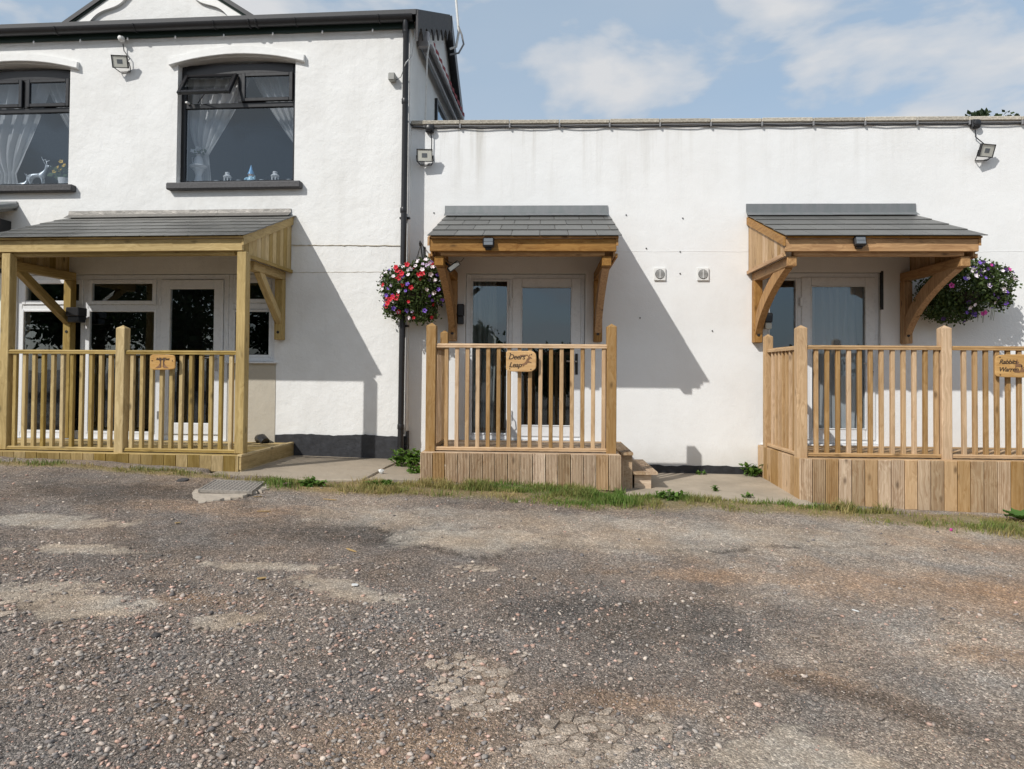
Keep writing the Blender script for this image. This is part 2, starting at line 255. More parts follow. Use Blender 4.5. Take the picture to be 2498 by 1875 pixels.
# ------------------------------------------------------------------ frames and builders
LA = R(2.5); LX = Vector((-1.62, -.10, 0))
MW = Matrix.Identity(4); ML = Matrix.Translation(LX) @ Matrix.Rotation(-LA, 4, 'Z')   # W = annex frame, L = house frame
FR = {'W': MW, 'L': ML}
ORG = {}                                    # origin of every object in frame coordinates
def tag(o, label, cat, group=None):
    o['label'] = label; o['category'] = cat
    if group: o['group'] = group
    return o
def thing(name, label, cat, base, F='W', group=None):
    o = bpy.data.objects.new(name, None); COL.objects.link(o); o.empty_display_size = .1
    o.matrix_world = FR[F] @ Matrix.Translation(base); ORG[o] = (Vector(base), F)
    return tag(o, label, cat, group)
class MB:
    def __init__(s): s.v = []; s.f = []
    def add(s, vs, fs):
        k = len(s.v); s.v += [tuple(p) for p in vs]; s.f += [tuple(i+k for i in f) for f in fs]; return s
    def box(s, x0, x1, y0, y1, z0, z1, b=.003):
        if x0 > x1: x0, x1 = x1, x0
        if y0 > y1: y0, y1 = y1, y0
        if z0 > z1: z0, z1 = z1, z0
        b = min(b, (x1-x0)*.3, (y1-y0)*.3, (z1-z0)*.3)
        X, Y, Z = (x0, x1), (y0, y1), (z0, z1); vs = []; idx = {}
        for i in (0, 1):
            for j in (0, 1):
                for k in (0, 1):
                    sx_, sy_, sz_ = (b if i == 0 else -b), (b if j == 0 else -b), (b if k == 0 else -b)
                    for a, p in enumerate(((X[i], Y[j]+sy_, Z[k]+sz_), (X[i]+sx_, Y[j], Z[k]+sz_), (X[i]+sx_, Y[j]+sy_, Z[k]))):
                        idx[i, j, k, a] = len(vs); vs.append(p)
        fs = []
        q = lambda *t: fs.append([idx[x] for x in t])
        q((0,0,0,0),(0,0,1,0),(0,1,1,0),(0,1,0,0)); q((1,0,0,0),(1,1,0,0),(1,1,1,0),(1,0,1,0))
        q((0,0,0,1),(1,0,0,1),(1,0,1,1),(0,0,1,1)); q((0,1,0,1),(0,1,1,1),(1,1,1,1),(1,1,0,1))
        q((0,0,0,2),(0,1,0,2),(1,1,0,2),(1,0,0,2)); q((0,0,1,2),(1,0,1,2),(1,1,1,2),(0,1,1,2))
        for k in (0, 1):
            for j in (0, 1):
                e = [(0,j,k,1),(1,j,k,1),(1,j,k,2),(0,j,k,2)]; q(*(e if (j == 0) == (k == 1) else e[::-1]))
        for i in (0, 1):
            for k in (0, 1):
                e = [(i,0,k,0),(i,1,k,0),(i,1,k,2),(i,0,k,2)]; q(*(e if (i == 0) != (k == 1) else e[::-1]))
        for i in (0, 1):
            for j in (0, 1):
                e = [(i,j,0,0),(i,j,1,0),(i,j,1,1),(i,j,0,1)]; q(*(e if (i == 0) == (j == 1) else e[::-1]))
        for i in (0, 1):
            for j in (0, 1):
                for k in (0, 1):
                    e = [(i,j,k,0),(i,j,k,1),(i,j,k,2)]; q(*(e if (i+j+k) % 2 == 0 else e[::-1]))
        return s.add(vs, fs)
    def prism(s, poly, d0, d1, ax='x'):
        """poly: 2D points in the plane across ax, extruded from d0 to d1 along ax"""
        n = len(poly)
        mk = {'x': lambda p, d: (d, p[0], p[1]), 'y': lambda p, d: (p[0], d, p[1]), 'z': lambda p, d: (p[0], p[1], d)}[ax]
        vs = [mk(p, d0) for p in poly]+[mk(p, d1) for p in poly]
        fs = [list(range(n)), list(range(2*n-1, n-1, -1))]+[[i, i+n, (i+1) % n+n, (i+1) % n] for i in range(n)]
        return s.add(vs, fs)
    def tube(s, pts, r, n=8, cap=True):
        pts = [Vector(p) for p in pts]; m = len(pts); rs = r if isinstance(r, (list, tuple)) else [r]*m
        vs = []; prev = None
        for i, p in enumerate(pts):
            d = (pts[min(i+1, m-1)]-pts[max(i-1, 0)]).normalized()
            a = d.cross(Vector((0, 0, 1))) if prev is None else prev-d*prev.dot(d)
            if a.length < 1e-4: a = d.cross(Vector((1, 0, 0)))
            a.normalize(); b = d.cross(a); prev = a
            vs += [p+(a*math.cos(2*math.pi*k/n)+b*math.sin(2*math.pi*k/n))*rs[i] for k in range(n)]
        fs = [[i*n+k, i*n+(k+1) % n, (i+1)*n+(k+1) % n, (i+1)*n+k] for i in range(m-1) for k in range(n)]
        if cap: fs += [list(range(n-1, -1, -1)), [(m-1)*n+k for k in range(n)]]
        return s.add(vs, fs)
    def lathe(s, prof, c, n=16, ax='z'):
        vs = []; fs = []
        for r, h in prof:
            for k in range(n):
                a = 2*math.pi*k/n; u, w = r*math.cos(a), r*math.sin(a)
                vs.append({'z': (c[0]+u, c[1]+w, c[2]+h), 'y': (c[0]+u, c[1]+h, c[2]+w), 'x': (c[0]+h, c[1]+u, c[2]+w)}[ax])
        for i in range(len(prof)-1):
            for k in range(n): fs.append([i*n+k, i*n+(k+1) % n, (i+1)*n+(k+1) % n, (i+1)*n+k])
        fs += [list(range(n-1, -1, -1)), [(len(prof)-1)*n+k for k in range(n)]]
        return s.add(vs, fs)
    def rect(s, x0, x1, z0, z1, w, y0, y1, b=.004, wt=None, wb=None):
        """a rectangular frame in the xz plane"""
        wt = w if wt is None else wt; wb = w if wb is None else wb
        s.box(x0, x0+w, y0, y1, z0, z1, b); s.box(x1-w, x1, y0, y1, z0, z1, b)
        s.box(x0+w, x1-w, y0+.001, y1-.001, z1-wt, z1-.001, b); s.box(x0+w, x1-w, y0+.001, y1-.001, z0+.001, z0+wb, b); return s
    def xf(s, M): s.v = [tuple(M @ Vector(p)) for p in s.v]; return s
    def build(s, name, mat, parent=None, F='W', smooth=False, origin=None, fixn=True):
        vs = [Vector(p) for p in s.v]
        lo = Vector([min(p[i] for p in vs) for i in range(3)]); hi = Vector([max(p[i] for p in vs) for i in range(3)])
        c = Vector(origin) if origin else (lo+hi)/2
        me = bpy.data.meshes.new(name); me.from_pydata([p-c for p in vs], [], s.f); me.update()
        if fixn:
            import bmesh
            bm = bmesh.new(); bm.from_mesh(me); bmesh.ops.recalc_face_normals(bm, faces=bm.faces); bm.to_mesh(me); bm.free()
        if smooth:
            me.shade_smooth()
            try: me.set_sharp_from_angle(angle=R(42))
            except Exception: pass
        me.materials.append(MATS[mat])
        return link(name, me, c, parent, F)
def link(name, me, c, parent=None, F='W', rot=None):
    o = bpy.data.objects.new(name, me); COL.objects.link(o)
    c = Vector(c)
    if parent is not None:
        o.parent = parent; pc, F = ORG[parent]; M = Matrix.Translation(c-pc)
    else: M = FR[F] @ Matrix.Translation(c)
    if rot is not None: M = M @ rot
    o.matrix_basis = M; ORG[o] = (c, F)
    return o
def bx(name, mat, parent, x0, x1, y0, y1, z0, z1, b=.004, F='W'): return MB().box(x0, x1, y0, y1, z0, z1, b).build(name, mat, parent, F)
CACHE = {}
def piece(key, maker, mat, name, c, parent, rot=None, F='W'):
    """an individual that shares its mesh data with alike pieces; maker returns an MB centred on the origin"""
    k = (key, mat)
    if k not in CACHE:
        o = maker().build(name, mat, None, 'W', origin=(0, 0, 0)); CACHE[k] = o.data; bpy.data.objects.remove(o)
    return link(name, CACHE[k], c, parent, F, rot)
def pbox(name, mat, parent, cx, cy, cz, w, d, h, b=.003, rot=None, F='W'):
    w, d, h = round(w, 3), round(d, 3), round(h, 3)
    return piece(('b', w, d, h, b), lambda: MB().box(-w/2, w/2, -d/2, d/2, -h/2, h/2, b), mat, name, (cx, cy, cz), parent, rot, F)
def beam(name, mat, parent, p0, p1, w, h, F='W', b=.004):
    """square timber from p0 to p1; local x runs along it, local y is the frame's x axis when possible"""
    p0, p1 = Vector(p0), Vector(p1); d = (p1-p0); L = d.length; d.normalize()
    s = Vector((1, 0, 0)); s = (s-d*s.dot(d)); s = s.normalized() if s.length > .1 else Vector((0, 1, 0)); u = d.cross(s)
    rot = Matrix(((d.x, s.x, u.x, 0), (d.y, s.y, u.y, 0), (d.z, s.z, u.z, 0), (0, 0, 0, 1)))
    return pbox(name, mat, parent, *((p0+p1)/2), L, w, h, b, rot, F)
def gh(x, y):
    base = .36-.045*max(-9., min(9., x))
    return base-.05*(-1.45-max(y, -9.5)) if y < -1.45 else base+.02*(min(y, 3.)+1.45)
def l2w(x, y, z=0.): return ML @ Vector((x, y, z))

# ------------------------------------------------------------------ ground
def vnoise(x, y, seed, oct_=4):
    """cheap value noise on arrays"""
    out = np.zeros_like(x); amp = 1.; tot = 0.
    for k in range(oct_):
        xi, yi = np.floor(x).astype(np.int64), np.floor(y).astype(np.int64); fx, fy = x-xi, y-yi
        fx = fx*fx*(3-2*fx); fy = fy*fy*(3-2*fy)
        def h(a, b):
            n = (a*374761393+b*668265263+(seed+k)*974634777) & 0x7fffffff
            n = ((n ^ (n >> 13))*1274126177) & 0x7fffffff
            return ((n ^ (n >> 16)) & 0xffff)/65535.
        out += amp*((h(xi, yi)*(1-fx)+h(xi+1, yi)*fx)*(1-fy)+(h(xi, yi+1)*(1-fx)+h(xi+1, yi+1)*fx)*fy)
        tot += amp; amp *= .5; x = x*2.03+11.3; y = y*2.03+5.7
    return out/tot
def sstep(a, b, t): t = np.clip((t-a)/(b-a), 0, 1); return t*t*(3-2*t)
def blob(x, y, cx, cy, rx, ry, ang=0, soft=.35, seed=1, wob=.5):
    c, s = math.cos(ang), math.sin(ang); dx, dy = x-cx, y-cy
    d = np.sqrt(((dx*c+dy*s)/rx)**2+((-dx*s+dy*c)/ry)**2)+(vnoise(x*5, y*5, seed)-.5)*wob+(vnoise(x*19, y*19, seed+7, 3)-.5)*.8*wob
    return 1-sstep(1-soft, 1+soft*.4, d)
# (cx, cy, rx, ry, angle): worn flat areas of old tarmac that show pale through the gravel
PALE = [(.9, -5.86, .34, .24, -.1), (-2.72, -4.82, .42, .17, .1), (-2.35, -4.95, .3, .14, .2), (-1.12, -4.42, .34, .13, -.45), (-.55, -3.35, .55, .26, .1), (.55, -3.28, 1.0, .16, .08), (-3.55, -3.55, .6, .16, .15), (-.2, -2.75, 1.6, .32, .1), (1.7, -2.75, 1.3, .3, 0), (-2.9, -4.1, .4, .09, .1), (-1.7, -4.15, .35, .08, .1), (-1.55, -5.0, .18, .1, .3)]
CRACK = [(-.3, -5.43, .18, .28, .25, .07), (.16, -5.78, .16, .22, 0, .075), (.43, -5.67, .1, .07, .2, .075), (-.40, -3.92, .13, .07, 0, .06), (-2.85, -5.08, .3, .12, .2, .12), (.02, -5.86, .1, .12, 0, .07)]
STEP_X = [-6, -3.2, -1.3, -.95, -.55, -.33, -.15, .35, 1.26, 1.9, 2.6, 3.6, 6]; STEP_Y = [-3.2, -3.2, -3.15, -3.45, -3.72, -3.70, -3.42, -3.32, -3.24, -2.98, -2.72, -2.62, -2.55]   # broken edge of the tarmac apron
REDS = [(2.3, -3.8, 1.4, .42, -.1), (3.3, -3.7, 1.1, .42, .1), (1.25, -5.2, .4, .14, -.4), (-1.9, -4.75, .25, .12, 0), (-2.6, -2.9, .8, .25, .1), (-.5, -6.0, .5, .3, 0), (.35, -5.5, .3, .12, 0), (3.6, -2.6, 1.0, .2, 0), (1.0, -3.8, .6, .15, 0), (2.6, -4.9, .7, .18, -.3)]
DARKS = [(1.5, -5.35, .45, .13, -.5), (-.42, -3.25, .22, .07, 0), (.6, -4.6, .9, .5, 0), (-1.2, -3.4, .9, .25, 0), (-3.6, -2.6, 1.0, .4, .1), (2.0, -6.2, .7, .3, -.3), (-2.1, -4.55, .3, .1, 0)]
def grass_w(x, y):
    """where turf and moss grow along the foot of the decks"""
    yc = np.interp(x, [-6, -3.4, -2.5, -1.4, -.6, .8, 1.4, 2.4, 3.4, 4.6, 7], [-1.75, -1.8, -1.93, -1.85, -1.78, -1.85, -1.72, -1.78, -1.95, -1.98, -2.0])
    wd = np.interp(x, [-6, -3.4, -2.9, -2.4, -1.4, .0, .8, 1.6, 2.4, 3.4, 4.6, 7], [.10, .10, .05, .26, .34, .40, .42, .26, .26, .34, .40, .4])
    return 1-sstep(.55, 1.15, np.abs(y-yc)/wd+(vnoise(x*4, y*4, 77)-.5)*.9)
def ground_maps(x, y):
    n = vnoise(x*1.3, y*1.3, 3); n2 = vnoise(x*9, y*9, 5)
    col = np.empty(x.shape+(3,)); asph = np.array([.235, .200, .172]); lite = np.array([.45, .385, .32])
    t = np.clip((n-.36)*1.7+sstep(-1.5, 2.5, x)*.68-.20, 0, 1)[..., None]; col[:] = asph*(1-t)+lite*t
    grit = np.full(x.shape, .85)
    def put(m, c, g=None):
        nonlocal col, grit
        col = col*(1-m[..., None])+np.array(c)*m[..., None]
        if g is not None: grit = grit*(1-m)+g*m
    near = sstep(-2.6, -1.9, y); put(near*.6*np.clip(vnoise(x*2, y*2, 8)*2-.5, 0, 1), (.32, .265, .21), .5)
    lft = blob(x, y, -3.4, -2.5, 1.4, .7, .1, .6, 12); put(lft*.4, (.28, .22, .17))
    for i, b in enumerate(REDS): put(blob(x, y, *b, soft=.8, seed=20+i, wob=1.0)*.6, (.42, .28, .18), .7)
    for i, b in enumerate(DARKS): put(blob(x, y, *b, soft=.6, seed=40+i, wob=.9)*.75, (.11, .094, .08))
    pale = np.zeros_like(x)
    for i, b in enumerate(PALE): pale = np.maximum(pale, blob(x, y, *b, soft=.16, seed=60+i, wob=1.3)*(.5 if i in (5, 7, 8) else .85))
    ed = y-np.interp(x, STEP_X, STEP_Y)+(vnoise(x*7, y*7, 55)-.5)*.16+(vnoise(x*23, y*23, 56, 2)-.5)*.05; on = sstep(-2.0, -1.0, x)
    put(sstep(0, .04, ed)*(1-sstep(.25, .95, ed))*on*.55, (.40, .34, .275), .4); put((1-sstep(.0, .035, np.abs(ed+.02)))*on*.75*sstep(3.4, 2.2, x), (.09, .075, .06), .6)
    put(pale, (.46, .395, .32), .5)
    crk = np.zeros_like(x)
    for i, b in enumerate(CRACK): crk = np.maximum(crk, blob(x, y, *b[:5], soft=.4, seed=80+i, wob=.5))
    put(crk*.65, (.29, .225, .17), .8)
    gw = grass_w(x, y); put(gw*.85, np.array([.26, .205, .095]), .35)
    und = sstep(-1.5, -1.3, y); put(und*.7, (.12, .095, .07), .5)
    return col, grit, pale, crk, gw
def ground_z(x, y):
    z = .36-.045*np.clip(x, -9, 9); z = np.where(y < -1.45, z-.05*(-1.45-np.maximum(y, -9.5)), z+.02*(np.minimum(y, 3)+1.45))
    fade = np.clip(1-(np.abs(x)-9)/6, 0, 1)
    _, _, pale, crk, gw = ground_maps(x, y)
    apron = sstep(-.02, .03, y-np.interp(x, STEP_X, STEP_Y)+(vnoise(x*7, y*7, 55)-.5)*.16+(vnoise(x*23, y*23, 56, 2)-.5)*.05)*sstep(-2.0, -1.0, x)*.014
    return z+fade*(apron-.075*sstep(0, .14, y-np.where(((x > -3.35) & (x < -1.22)) | ((x > .78) & (x < 2.62)), -1.66, -1.44))-.035*blob(x, y, -2.79, -2.2, .30, .46, 0, .3, 2, 0)+(vnoise(x*1.1, y*1.1, 31)-.5)*.05+(vnoise(x*6, y*6, 33)-.5)*.022*(1-.7*pale)+pale*.004-crk*.006+gw*.012)
def axis_vals(lo, a, b, hi, st):
    mid = list(np.arange(a, b, st)); out = []; d = st; v = b
    while v < hi: out.append(v); d *= 1.32; v += d
    pre = []; d = st; v = a-st
    while v > lo: pre.append(v); d *= 1.32; v -= d
    return np.array([lo]+pre[::-1]+mid+out+[hi])
gx = axis_vals(-700, -6.2, 6.2, 700, .03); gy = axis_vals(-700, -7.0, .6, 700, .03)
GX, GY = np.meshgrid(gx, gy); GZ = ground_z(GX, GY)
nx, ny = len(gx), len(gy)
gv = np.stack([GX, GY, GZ], -1).reshape(-1, 3)
ii = (np.arange(ny-1)[:, None]*nx+np.arange(nx-1)[None]).reshape(-1)
gf = np.stack([ii, ii+1, ii+1+nx, ii+nx], 1)
def np_mesh(name, verts, faces, mat, cols=None, grit=None, smooth=False):
    me = bpy.data.meshes.new(name); nv, nf, k = len(verts), len(faces), faces.shape[1]
    me.vertices.add(nv); me.vertices.foreach_set('co', np.ascontiguousarray(verts, np.float32).ravel())
    me.loops.add(nf*k); me.loops.foreach_set('vertex_index', np.ascontiguousarray(faces, np.int32).ravel())
    me.polygons.add(nf); me.polygons.foreach_set('loop_start', np.arange(0, nf*k, k, dtype=np.int32))
    me.update(calc_edges=True)
    if cols is not None:
        a = me.color_attributes.new('Col', 'FLOAT_COLOR', 'POINT'); a.data.foreach_set('color', np.concatenate([cols, np.ones((nv, 1))], 1).astype(np.float32).ravel())
    if grit is not None:
        a = me.attributes.new('Grit', 'FLOAT', 'POINT'); a.data.foreach_set('value', grit.astype(np.float32).ravel())
    if smooth: me.shade_smooth()
    me.materials.append(MATS[mat]); return me
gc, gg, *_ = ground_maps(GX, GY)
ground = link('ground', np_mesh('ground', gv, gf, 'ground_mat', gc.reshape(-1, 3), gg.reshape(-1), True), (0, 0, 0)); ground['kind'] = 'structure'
def g1(x, y): return float(ground_z(np.array([float(x)]), np.array([float(y)]))[0])

# cracked tarmac: every fragment is a piece of the ground
def clip_poly(poly, p, n):
    out = []
    for i in range(len(poly)):
        a, b = poly[i], poly[(i+1) % len(poly)]; da, db = (a-p).dot(n), (b-p).dot(n)
        if da <= 0: out.append(a)
        if (da < 0) != (db < 0): out.append(a+(b-a)*(da/(da-db)))
    return out
def mat_tarmac():
    m, nt = newmat('tarmac'); g = nd(nt, 'ShaderNodeNewGeometry'); P = g.outputs['Position']; oi = nd(nt, 'ShaderNodeObjectInfo')
    v = nd(nt, 'ShaderNodeTexVoronoi', {'Vector': P, 'Scale': 210.0}); s = nd(nt, 'ShaderNodeSeparateColor', {0: v.outputs['Color']})
    n = nd(nt, 'ShaderNodeTexNoise', {'Vector': P, 'Scale': 22.0, 'Detail': 6.0, 'Roughness': .7}); n2 = nd(nt, 'ShaderNodeTexNoise', {'Vector': P, 'Scale': 120.0, 'Detail': 3.0})
    c = mix(nt, ramp(nt, n.outputs[0], [(.42, 0.0), (.68, 1.0)]), (.54, .445, .355), (.30, .235, .18))
    f = math_(nt, 'MULTIPLY', ramp(nt, s.outputs[0], [(.0, .55), (.6, 1.0), (1.0, 1.45)]), math_(nt, 'ADD', .8, math_(nt, 'MULTIPLY', oi.outputs['Random'], .35)))
    c = nd(nt, 'ShaderNodeVectorMath', {0: c, 1: f}, operation='MULTIPLY').outputs[0]
    finish(nt, c, .95, math_(nt, 'ADD', n2.outputs[0], math_(nt, 'MULTIPLY', n.outputs[0], 1.5)), 1.0, .012, 0, .1)
mat_tarmac()
for ci, (cx, cy, rx, ry, an, cell) in enumerate(CRACK):
    pts = []; tries = 0
    while tries < 900:
        tries += 1; u, v = random.uniform(-1.25, 1.25), random.uniform(-1.25, 1.25)
        q = Vector((cx+u*rx*math.cos(an)-v*ry*math.sin(an), cy+u*rx*math.sin(an)+v*ry*math.cos(an)))
        if all((q-o_[0]).length > cell*random.uniform(.45, 1.05) for o_ in pts): pts.append((q, u*u+v*v))
    for q, rr in pts:
        if rr > random.uniform(.75, 1.3) or random.random() < .10: continue
        poly = [q+Vector((a, b)) for a, b in ((-cell, -cell), (cell, -cell), (cell, cell), (-cell, cell))]
        for p2, _ in pts:
            if p2 is not q and (p2-q).length < 2.6*cell: poly = clip_poly(poly, (p2+q)/2, (p2-q).normalized())
        if len(poly) < 3: continue
        dense = []
        for i in range(len(poly)):
            a, b = poly[i], poly[(i+1) % len(poly)]
            for t in (0, .35, .7):
                p_ = a+(b-a)*t; r_ = (p_-q); r_ = r_*(random.uniform(.90, .985) if t else random.uniform(.84, .93)); dense.append(q+r_)
        z0 = g1(q.x, q.y); h = random.uniform(.0015, .006); m = MB(); n = len(dense); tl = (random.uniform(-.03, .03), random.uniform(-.03, .03))
        zt = lambda p_, e: z0+h*e+(p_.x-q.x)*tl[0]+(p_.y-q.y)*tl[1]
        m.add([(p_.x, p_.y, z0-.02) for p_ in dense]+[(p_.x, p_.y, zt(p_, .45)) for p_ in dense]+[((q+(p_-q)*.84).x, (q+(p_-q)*.84).y, zt(p_, 1)) for p_ in dense],
              [[i, (i+1) % n, n+(i+1) % n, n+i] for i in range(n)]+[[n+i, n+(i+1) % n, 2*n+(i+1) % n, 2*n+i] for i in range(n)]+[[2*n+i for i in range(n)]])
        m.build('tarmac_fragment', 'tarmac', ground)

# gravel: tens of thousands of loose stones, one object
def ico():
    t = (1+5**.5)/2; v = np.array([(-1, t, 0), (1, t, 0), (-1, -t, 0), (1, -t, 0), (0, -1, t), (0, 1, t), (0, -1, -t), (0, 1, -t), (t, 0, -1), (t, 0, 1), (-t, 0, -1), (-t, 0, 1)], float); v /= np.linalg.norm(v[0])
    f = np.array([(0,11,5),(0,5,1),(0,1,7),(0,7,10),(0,10,11),(1,5,9),(5,11,4),(11,10,2),(10,7,6),(7,1,8),(3,9,4),(3,4,2),(3,2,6),(3,6,8),(3,8,9),(4,9,5),(2,4,11),(6,2,10),(8,6,7),(9,8,1)]); return v, f
ICV, ICF = ico()
def scatter_stones(n, xr, yr, dens, smin, smax, pw, seed):
    g = np.random.default_rng(seed); x = g.uniform(*xr, n); y = g.uniform(*yr, n)
    col, grit, pale, crk, gw = ground_maps(x, y)
    d = dens(x, y)*(1-.9*np.clip(pale*1.2, 0, 1))*(1+.3*crk)*(1-.5*gw)
    k = g.uniform(0, 1, n) < d; x, y = x[k], y[k]; n = len(x)
    s = smin+(smax-smin)*g.uniform(0, 1, n)**pw
    yaw = g.uniform(0, 6.28, n); asp = g.uniform(.45, 1.0, n); hh = g.uniform(.28, .6, n)
    V = ICV[None]*(1+g.uniform(-.32, .30, (n, 12, 1)))
    V = V*np.stack([s, s*asp, s*hh], -1)[:, None]*.5
    tx = g.uniform(-.35, .35, (n, 1)); V[..., 2] += tx*V[..., 0]
    c, sn = np.cos(yaw)[:, None], np.sin(yaw)[:, None]
    X = V[..., 0]*c-V[..., 1]*sn+x[:, None]; Y = V[..., 0]*sn+V[..., 1]*c+y[:, None]; Z = V[..., 2]+(ground_z(x, y)+s*hh*.22)[:, None]
    F = (np.arange(n)[:, None, None]*12+ICF[None]).reshape(-1, 3)
    pal = np.array([(.30, .265, .24), (.235, .22, .205), (.16, .15, .145), (.33, .225, .185), (.36, .32, .28), (.26, .20, .17), (.10, .095, .095), (.20, .17, .15), (.38, .27, .23), (.13, .12, .115)])
    C = pal[g.choice(len(pal), n, p=[.16, .16, .14, .09, .09, .10, .08, .09, .04, .05])]*g.uniform(1.05, 1.85, (n, 1))*np.array([1.05, 1.0, .95])
    return np.stack([X, Y, Z], -1).reshape(-1, 3), F, np.repeat(C, 12, 0)
def dens_big(x, y):
    d = .08+.75*sstep(-4.3, -5.2, y)*sstep(.3, -1.2, x)+.35*sstep(-3.6, -4.8, y)*sstep(1.5, -.8, x)
    return np.clip(d*(.35+1.3*vnoise(x*2.2, y*2.2, 91)), 0, 1)*sstep(-1.75, -2.2, y)
def dens_small(x, y):
    return np.clip((.40+.4*sstep(-3, -5, y))*(.3+1.5*vnoise(x*3, y*3, 92)), 0, 1)*sstep(-1.7, -2.1, y)*(1-.35*sstep(.5, 2.5, x))
parts = [scatter_stones(36000, (-3.6, 3.6), (-6.6, -4.0), dens_big, .009, .034, 2.7, 1), scatter_stones(60000, (-3.6, 3.6), (-6.6, -4.2), dens_small, .004, .010, 1.5, 2),
         scatter_stones(22000, (-5.4, 4.8), (-4.2, -1.7), dens_big, .010, .034, 3.4, 3), scatter_stones(16000, (-5.0, 4.6), (-4.2, -1.7), dens_small, .006, .012, 1.5, 4)]
vs = []; fs = []; cs = []; k = 0
for a, b, c in parts: vs.append(a); fs.append(b+k); cs.append(c); k += len(a)
gravel = link('gravel', np_mesh('gravel', np.concatenate(vs), np.concatenate(fs), 'gravel_stone', np.concatenate(cs)), (0, 0, 0)); gravel['kind'] = 'stuff'
tag(gravel, 'loose grey and pink gravel strewn over the worn tarmac yard', 'gravel')

# grass: uncountable blades along the foot of the decks
def blades(n, xr, yr, dens, seed, hmin, hmax):
    g = np.random.default_rng(seed); x = g.uniform(*xr, n); y = g.uniform(*yr, n)
    k = g.uniform(0, 1, n) < dens(x, y); x, y = x[k], y[k]; n = len(x)
    clump = np.clip(vnoise(x*5, y*5, 61)*1.7-.35, .12, 1.1); h = g.uniform(hmin, hmax, n)*clump; w = g.uniform(.002, .0042, n); a = g.uniform(0, 6.28, n); l = g.uniform(.1, .75, n)*h; la = g.uniform(0, 6.28, n)
    z = ground_z(x, y)-.004; dx, dy = np.cos(a)*w, np.sin(a)*w; lx, ly = np.cos(la)*l, np.sin(la)*l
    P = lambda ox, oy, oz: np.stack([x+ox, y+oy, z+oz], -1)
    V = np.stack([P(-dx, -dy, 0), P(dx, dy, 0), P(lx*.35+dx*.8, ly*.35+dy*.8, h*.55), P(lx*.35-dx*.8, ly*.35-dy*.8, h*.55), P(lx, ly, h*.95)], 1)
    i = np.arange(n)[:, None]*5; F = np.concatenate([i+np.array([0, 1, 2]), i+np.array([0, 2, 3]), i+np.array([3, 2, 4])])
    dry = np.clip(vnoise(x*2.5, y*2.5, 66)*1.9-.42+g.uniform(-.3, .3, n), 0, 1)[:, None]
    C = (np.array([.125, .215, .04])*(1-dry)+np.array([.40, .31, .13])*dry)*g.uniform(.65, 1.25, (n, 1))
    return V.reshape(-1, 3), F, np.repeat(C, 5, 0)
def gd(x, y):
    w = grass_w(x, y); return w*np.clip(vnoise(x*3.1, y*3.1, 62)*3.2-1.15, .05, 1)*np.interp(x, [-6, -3, -2.4, -1.3, .9, 1.5, 2.3, 3, 4.8], [.5, .45, .7, 1, 1, .8, .7, .9, .9])
va, fa, ca = blades(130000, (-5.6, 4.9), (-2.5, -1.3), gd, 5, .03, .115)
def gd2(x, y):                           # thick tufts right in front of the middle deck and the path edges
    m = blob(x, y, -.45, -1.72, .75, .13, 0, .5, 3)+blob(x, y, .55, -1.8, .5, .13, 0, .5, 4)+blob(x, y, 1.2, -1.66, .35, .09, 0, .5, 5)+blob(x, y, -2.2, -1.92, .28, .07, .05, .5, 6)+blob(x, y, -1.45, -1.75, .3, .08, 0, .5, 7)+blob(x, y, 2.35, -1.62, .12, .07, 0, .5, 9)+blob(x, y, -3.7, -1.72, .4, .04, .03, .5, 10)+blob(x, y, 2.9, -1.75, .5, .07, 0, .5, 13)
    return np.clip(m, 0, 1)
vb, fb, cb = blades(70000, (-5.0, 4.0), (-2.2, -1.3), gd2, 6, .05, .15)
grass = link('grass', np_mesh('grass', np.concatenate([va, vb]), np.concatenate([fa, fb+len(va)]), 'grass_blade', np.concatenate([ca, cb])), (0, 0, 0)); grass['kind'] = 'stuff'
tag(grass, 'ragged green and dry grass along the foot of the decks', 'grass')

# concrete paths and drain surround
def slab(name, pts, th, mat, kind='structure', parent=None):
    """pts: (x, y, z top); an irregular slab with a softened top arris"""
    m = MB(); n = len(pts); cx = sum(p[0] for p in pts)/n; cy = sum(p[1] for p in pts)/n
    ins = [(p[0]+(cx-p[0])*.012, p[1]+(cy-p[1])*.012, p[2]) for p in pts]
    m.add([(p[0], p[1], p[2]-th) for p in pts]+[(p[0], p[1], p[2]-.012) for p in pts]+ins, [[i, (i+1) % n, n+(i+1) % n, n+i] for i in range(n)]+[[n+i, n+(i+1) % n, 2*n+(i+1) % n, 2*n+i] for i in range(n)]+[[2*n+i for i in range(n)]])
    o = m.build(name, mat, parent)
    if kind: o['kind'] = kind
    return o
def rough_edge(pts, step=.12, amp=.012):
    out = []
    for i in range(len(pts)):
        a, b = Vector(pts[i]), Vector(pts[(i+1) % len(pts)]); k = max(1, int((b-a).length/step))
        for j in range(k):
            p = a+(b-a)*(j/k); out.append((p.x+random.uniform(-amp, amp), p.y+random.uniform(-amp, amp), p.z))
    return out
slab('path', rough_edge([(-3.3, -1.62, .482), (-2.95, -1.66, .478), (-2.5, -1.74, .468), (-2.1, -1.70, .462), (-1.74, -1.62, .457), (-1.66, -.08, .470), (-3.3, -.0, .50)]), .2, 'concrete_brown')
slab('path', rough_edge([(-1.725, -1.60, .449), (-1.45, -1.46, .440), (-1.235, -1.40, .432), (-1.235, .0, .448), (-1.645, -.0, .462)]), .2, 'concrete_brown')
slab('path', rough_edge([(.80, -1.46, .318), (1.5, -1.55, .302), (2.05, -1.60, .285), (2.6, -1.66, .27), (2.6, .0, .332), (.80, .0, .342)]), .2, 'concrete')
